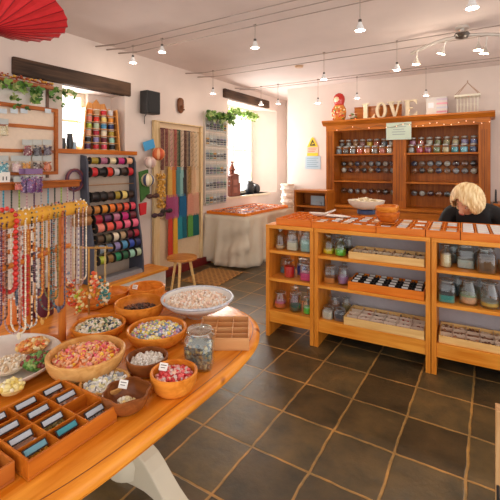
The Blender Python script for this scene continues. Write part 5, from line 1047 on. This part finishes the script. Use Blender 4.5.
tp_ = remesh([skin_mesh(vs, es)], .008, 'black_top'); tp_.materials.append(flat('#141316', .8, var=.1)); link('black_top', tp_, wp)
vs, es = [], []; chain([Vector((0, 0, .60)), Vector((0, 0, .54))], [(.15, .12), (.15, .12)], vs, es)
for s_ in (-1, 1): chain([Vector((s_*.09, -.02, .545)), Vector((s_*.11, -.22, .54)), Vector((s_*.115, -.41, .53)), Vector((s_*.115, -.40, .30)), Vector((s_*.115, -.385, .10))], [.102, .095, .073, .066, .055], vs, es, 1)
tr_ = remesh([skin_mesh(vs, es)], .01, 'trousers'); tr_.materials.append(flat('#23242c', .8)); link('trousers', tr_, wp)
for s_ in (-1, 1):
    o = MB().lathe([(.0, 0), (.042, 0), (.047, .012), (.045, .04), (.03, .07), (.001, .075)], 16, None, Matrix.Translation((s_*.118, -.45, .001)) @ Matrix.Diagonal((1, 2.4, 1, 1))).build('shoe', flat('#1c1a1a', .5), wp, True)
t = thing('work_stool', 'round wooden work stool under the seated woman', 'stool', (-.105, 3.93, 0)); MB().lathe([(.15, .40), (.17, .41), (.17, .43), (.001, .435)], 28).build('seat', M_PALE, t, True)
for k in range(4): a = PI/4+k*PI/2; MB().tube([(.11*math.cos(a), .11*math.sin(a), .405), (.15*math.cos(a), .15*math.sin(a), 0)], [.017, .013], 10).build('leg', M_PALE, t, True)
t = thing('side_cabinet', 'small brown cabinet against the wall at the right end of the dresser', 'cabinet', (.04, 5.62, 0)); MB().box(0, .5, 0, .44, 0, .95).build('body', M_RED, t, bev=.003); MB().box(-.015, .52, -.02, .45, .95, .975).build('top', M_REDX, t, bev=.003); d = MB().box(.03, .47, -.015, 0, .06, .92).build('door', M_REDX, t, bev=.003); MB().ball((.08, -.03, .5), .016, n=10).build('knob', M_RED, d, True)
t = thing('black_candlestick', 'thin black upright stick on the small brown cabinet behind the woman', 'stick', (.05, 5.70, .9755)); MB().lathe([(.028, 0), (.026, .012), (.012, .02), (.011, .13), (.008, .17), (.001, .172)], 14).build('stick', M_BLACK, t, True)
# ------------------------------------------------------------------ right edge: pale wooden screen end
t = thing('wooden_screen', 'pale wooden screen end with a small black handle at the lower right photo edge', 'screen', (.012, 1.536, 0)); mcab = wood('#b98a5a', '#d4aa78', 'z', .5, 1, 'screen_wood')
MB().box(0, .4, 0, .05, 0, .63).build('panel', mcab, t, bev=.003); MB().tube([(.008, -.002, .32), (.008, -.03, .33), (.008, -.03, .37), (.008, -.002, .38)], .005, 8).build('handle', M_BLACK, t, True)
# ------------------------------------------------------------------ halogen lamps on cables
MW = flat('#a89a90', .5, .6, 0)
CZ = 2.69
CAB = [(2.66, 'nearest'), (2.80, 'second nearest'), (2.96, 'third nearest'), (4.10, 'fourth nearest'), (4.36, 'fifth nearest'), (5.32, 'second farthest'), (5.46, 'farthest')]
for y, nm in CAB:
    t = thing('lighting_cable', '%s of the thin lighting cables strung across under the ceiling' % nm, 'cable', (0, y, CZ), 0, 'ceiling lighting cables'); MB().tube([(WX+.3, 0, 0), (2.3, 0, 0)], .0042, 6).build('cable', MW, t); MB().tube([(WX+.001, 0, .03), (WX+.3, 0, 0)], .008, 6).build('turnbuckle', MW, t); MB().tube([(2.3, 0, 0), (2.39, 0, .03)], .008, 6).build('wall_tie', MW, t)
LS = MB().lathe([(.012, 0), (.016, -.012), (.03, -.05), (.036, -.062), (.034, -.062), (.027, -.048), (.012, -.008)], 18, cap=False).mesh('lamp_shade', None, True); LS.materials.append(flat('#efe2d4', .4, var=0))
LH = MB().lathe([(.001, .022), (.012, .018), (.013, -.004), (.001, -.006)], 12).mesh('lamp_holder', flat('#4a4440', .4), True)
LB = MB().ball((0, 0, -.04), .018, None, 12).mesh('bulb', glow('#ffe2b8', 40), True)
def lamp(px, py, y, label, low=0, power=None):
    p = at_y(px, py, y); t = thing('cable_lamp', label, 'lamp', p, 0, 'halogen lamps on the ceiling cables')
    top = CZ-p.z; MB().tube([(0, 0, .02), (0, 0, top+.012)], .003, 6).tube([(-.01, 0, top+.004), (.01, 0, top+.004)], .012, 8).build('stem', MW, t, True)
    link('lamp_shade', LS, t); link('lamp_holder', LH, t); link('bulb', LB, t)
    ld = bpy.data.lights.new('halogen', 'POINT'); ld.energy = power or LAMP_W; ld.color = (1, .84, .68); ld.shadow_soft_size = .02; lo = bpy.data.objects.new('halogen', ld); COL.objects.link(lo); lo.parent = t; lo.location = (0, 0, -.075)
for px, py, y, lb in ((133, 57, 2.80, 'halogen cone lamp nearest the first window beam'), (162, 46, 2.80, 'halogen cone lamp above and right of the loudspeaker'), (255, 41, 2.96, 'halogen cone lamp hanging low in the middle of the near cables'),
                      (360, 22, 2.80, 'halogen cone lamp on the near cables above the nesting doll'), (472, -2, 2.66, 'halogen cone lamp at the top picture edge over the track light'),
                      (213, 89, 4.10, 'halogen cone lamp above the earring card rack'), (324, 74, 4.10, 'halogen cone lamp left of the dresser\'s nesting doll'), (397, 64, 4.10, 'halogen cone lamp just left of the track light arc'),
                      (261, 101, 5.32, 'halogen lamp against the far window beam end'), (278, 100, 5.32, 'halogen lamp between far window and warning sign'), (318, 99, 5.32, 'halogen lamp above the yellow warning sign'), (357, 94, 5.46, 'halogen lamp above the cream letter L'), (426, 91, 5.46, 'halogen lamp beside the striped gift box')):
    lamp(px, py, y, lb)
# arc track light
p = at_z(462, 28, CEIL); t = thing('track_light', 'curved chrome ceiling track with four spotlights above the counter', 'track light', (0, 0, 0)); c0 = at_y(412, 53, p.y+.0); pts = []
for q, (px, py, dy) in enumerate(((411, 54, .05), (424, 47.5, .0), (440, 41, -.03), (462, 36, -.04), (480, 34.5, -.02), (500, 35, .02), (525, 39, .08))): pts.append(at_y(px, py, p.y+dy))
def smooth(pts, n=6):
    out = []
    for i in range(len(pts)-1):
        a, b, c, d = pts[max(i-1, 0)], pts[i], pts[i+1], pts[min(i+2, len(pts)-1)]
        for k in range(n):
            u = k/n; out.append(.5*((2*b)+(c-a)*u+(2*a-5*b+4*c-d)*u*u+(3*b-a-3*c+d)*u**3))
    return out+[pts[-1]]
MB().tube(smooth(pts), .016, 10).build('arc_rail', M_CHROME, t, True)
mp_ = at_y(462, 36, p.y-.04); MB().lathe([(.001, .03), (.06, .028), (.07, .01), (.05, -.02), (.001, -.03)], 24, None, Matrix.Translation(mp_)).build('canopy', flat('#6a6460', .3, .8, 0), t, True); MB().tube([mp_, Vector((mp_.x, mp_.y, CEIL-.02))], .02, 10).lathe([(.001, CEIL-.03), (.06, CEIL-.025), (.06, CEIL), (.001, CEIL)], 20, None, Matrix.Translation((mp_.x, mp_.y, 0))).build('ceiling_mount', M_CHROME, t, True)
for (px, py, tx, ty, dx) in ((417, 50, 416, 66, -.1), (446, 41, 441, 54, -.5), (479, 37, 478, 50, 0), (487, 37, 484, 56, .1)):
    a = at_y(px, py, p.y-.02); b = at_y(tx, ty, p.y-.02); d = (b-a).normalized(); s_ = thing; Mx = Matrix.Translation(a.lerp(b, .55)) @ d.to_track_quat('-Z', 'Y').to_matrix().to_4x4()
    sp = MB().lathe([(.001, .01), (.014, .006), (.02, -.02), (.036, -.05), (.04, -.058), (.036, -.056), (.001, -.03)], 18, None, Mx).build('spotlight', M_CHROME, t, True)
    MB().tube([a, a.lerp(b, .6)], .006, 8).build('spot_stem', M_CHROME, sp, True); MB().lathe([(.001, -.048), (.032, -.05), (.001, -.062)], 16, None, Mx).build('spot_bulb', glow('#ffd898', 40), sp, True)
    ld = bpy.data.lights.new('spot_beam', 'POINT'); ld.energy = LAMP_W; ld.color = (1, .84, .66); ld.shadow_soft_size = .03; lo = bpy.data.objects.new('spot_beam', ld); COL.objects.link(lo); lo.parent = t; lo.location = Mx @ Vector((0, 0, -.09))
# smoke alarm style ceiling rose
p = at_z(299, 66, CEIL); tag(MB().lathe([(.001, -.02), (.05, -.02), (.06, 0), (.001, 0)], 20).build('ceiling_rose', flat('#d0a884', .5), None, True, loc=(p.x, p.y, CEIL-.0005)), 'small tan round fitting on the ceiling left of the track light', 'ceiling fitting')
# ------------------------------------------------------------------ red paper parasol hung below the ceiling
PC = at_z(-4, 5, 2.36); NR = 28; Rp = .375; hp = .15
t = thing('paper_parasol', 'red paper parasol hung upside down in the upper corner of the photo', 'parasol', PC)
ax = Vector((.10, -.24, -1)).normalized(); t.rotation_euler = ax.to_track_quat('Z', 'Y').to_euler()
o = MB(); vs = [(0, 0, hp)]; m = NR*2; rings = 6
for j in range(1, rings+1):
    u = j/rings
    for i in range(m):
        a = 2*PI*i/m; rr = Rp*u*(1 if i % 2 == 0 else (1-.02*u)); z = hp*(1-u**1.25)-(0 if i % 2 == 0 else .004*u); vs.append((rr*math.cos(a), rr*math.sin(a), z))
fs = [(0, 1+i, 1+(i+1) % m) for i in range(m)]+[(1+(j-1)*m+i, 1+j*m+i, 1+j*m+(i+1) % m, 1+(j-1)*m+(i+1) % m) for j in range(1, rings) for i in range(m)]
mpz = flat('#e2343a', .5, var=.12, scale=20)
c = o.add(vs, fs).build('canopy', mpz, t, False); s_ = c.modifiers.new('th', 'SOLIDIFY'); s_.thickness = .002
for i in range(NR):
    a = 2*PI*i/NR; MB().tube([(Rp*u*math.cos(a), Rp*u*math.sin(a), hp*(1-u**1.25)+.003) for u in (.05, .3, .6, .85, 1)], .0028, 5).build('rib', flat('#9c1620', .5), t)
MB().lathe([(.03, hp-.03), (.028, hp+.01), (.014, hp+.02), (.012, hp+.05), (.001, hp+.055)], 16).build('ferrule', flat('#b01a20', .4), t, True); MB().tube([(0, 0, hp), (0, 0, -.30)], .009, 8).build('handle', flat('#7a4a2a', .5), t, True)
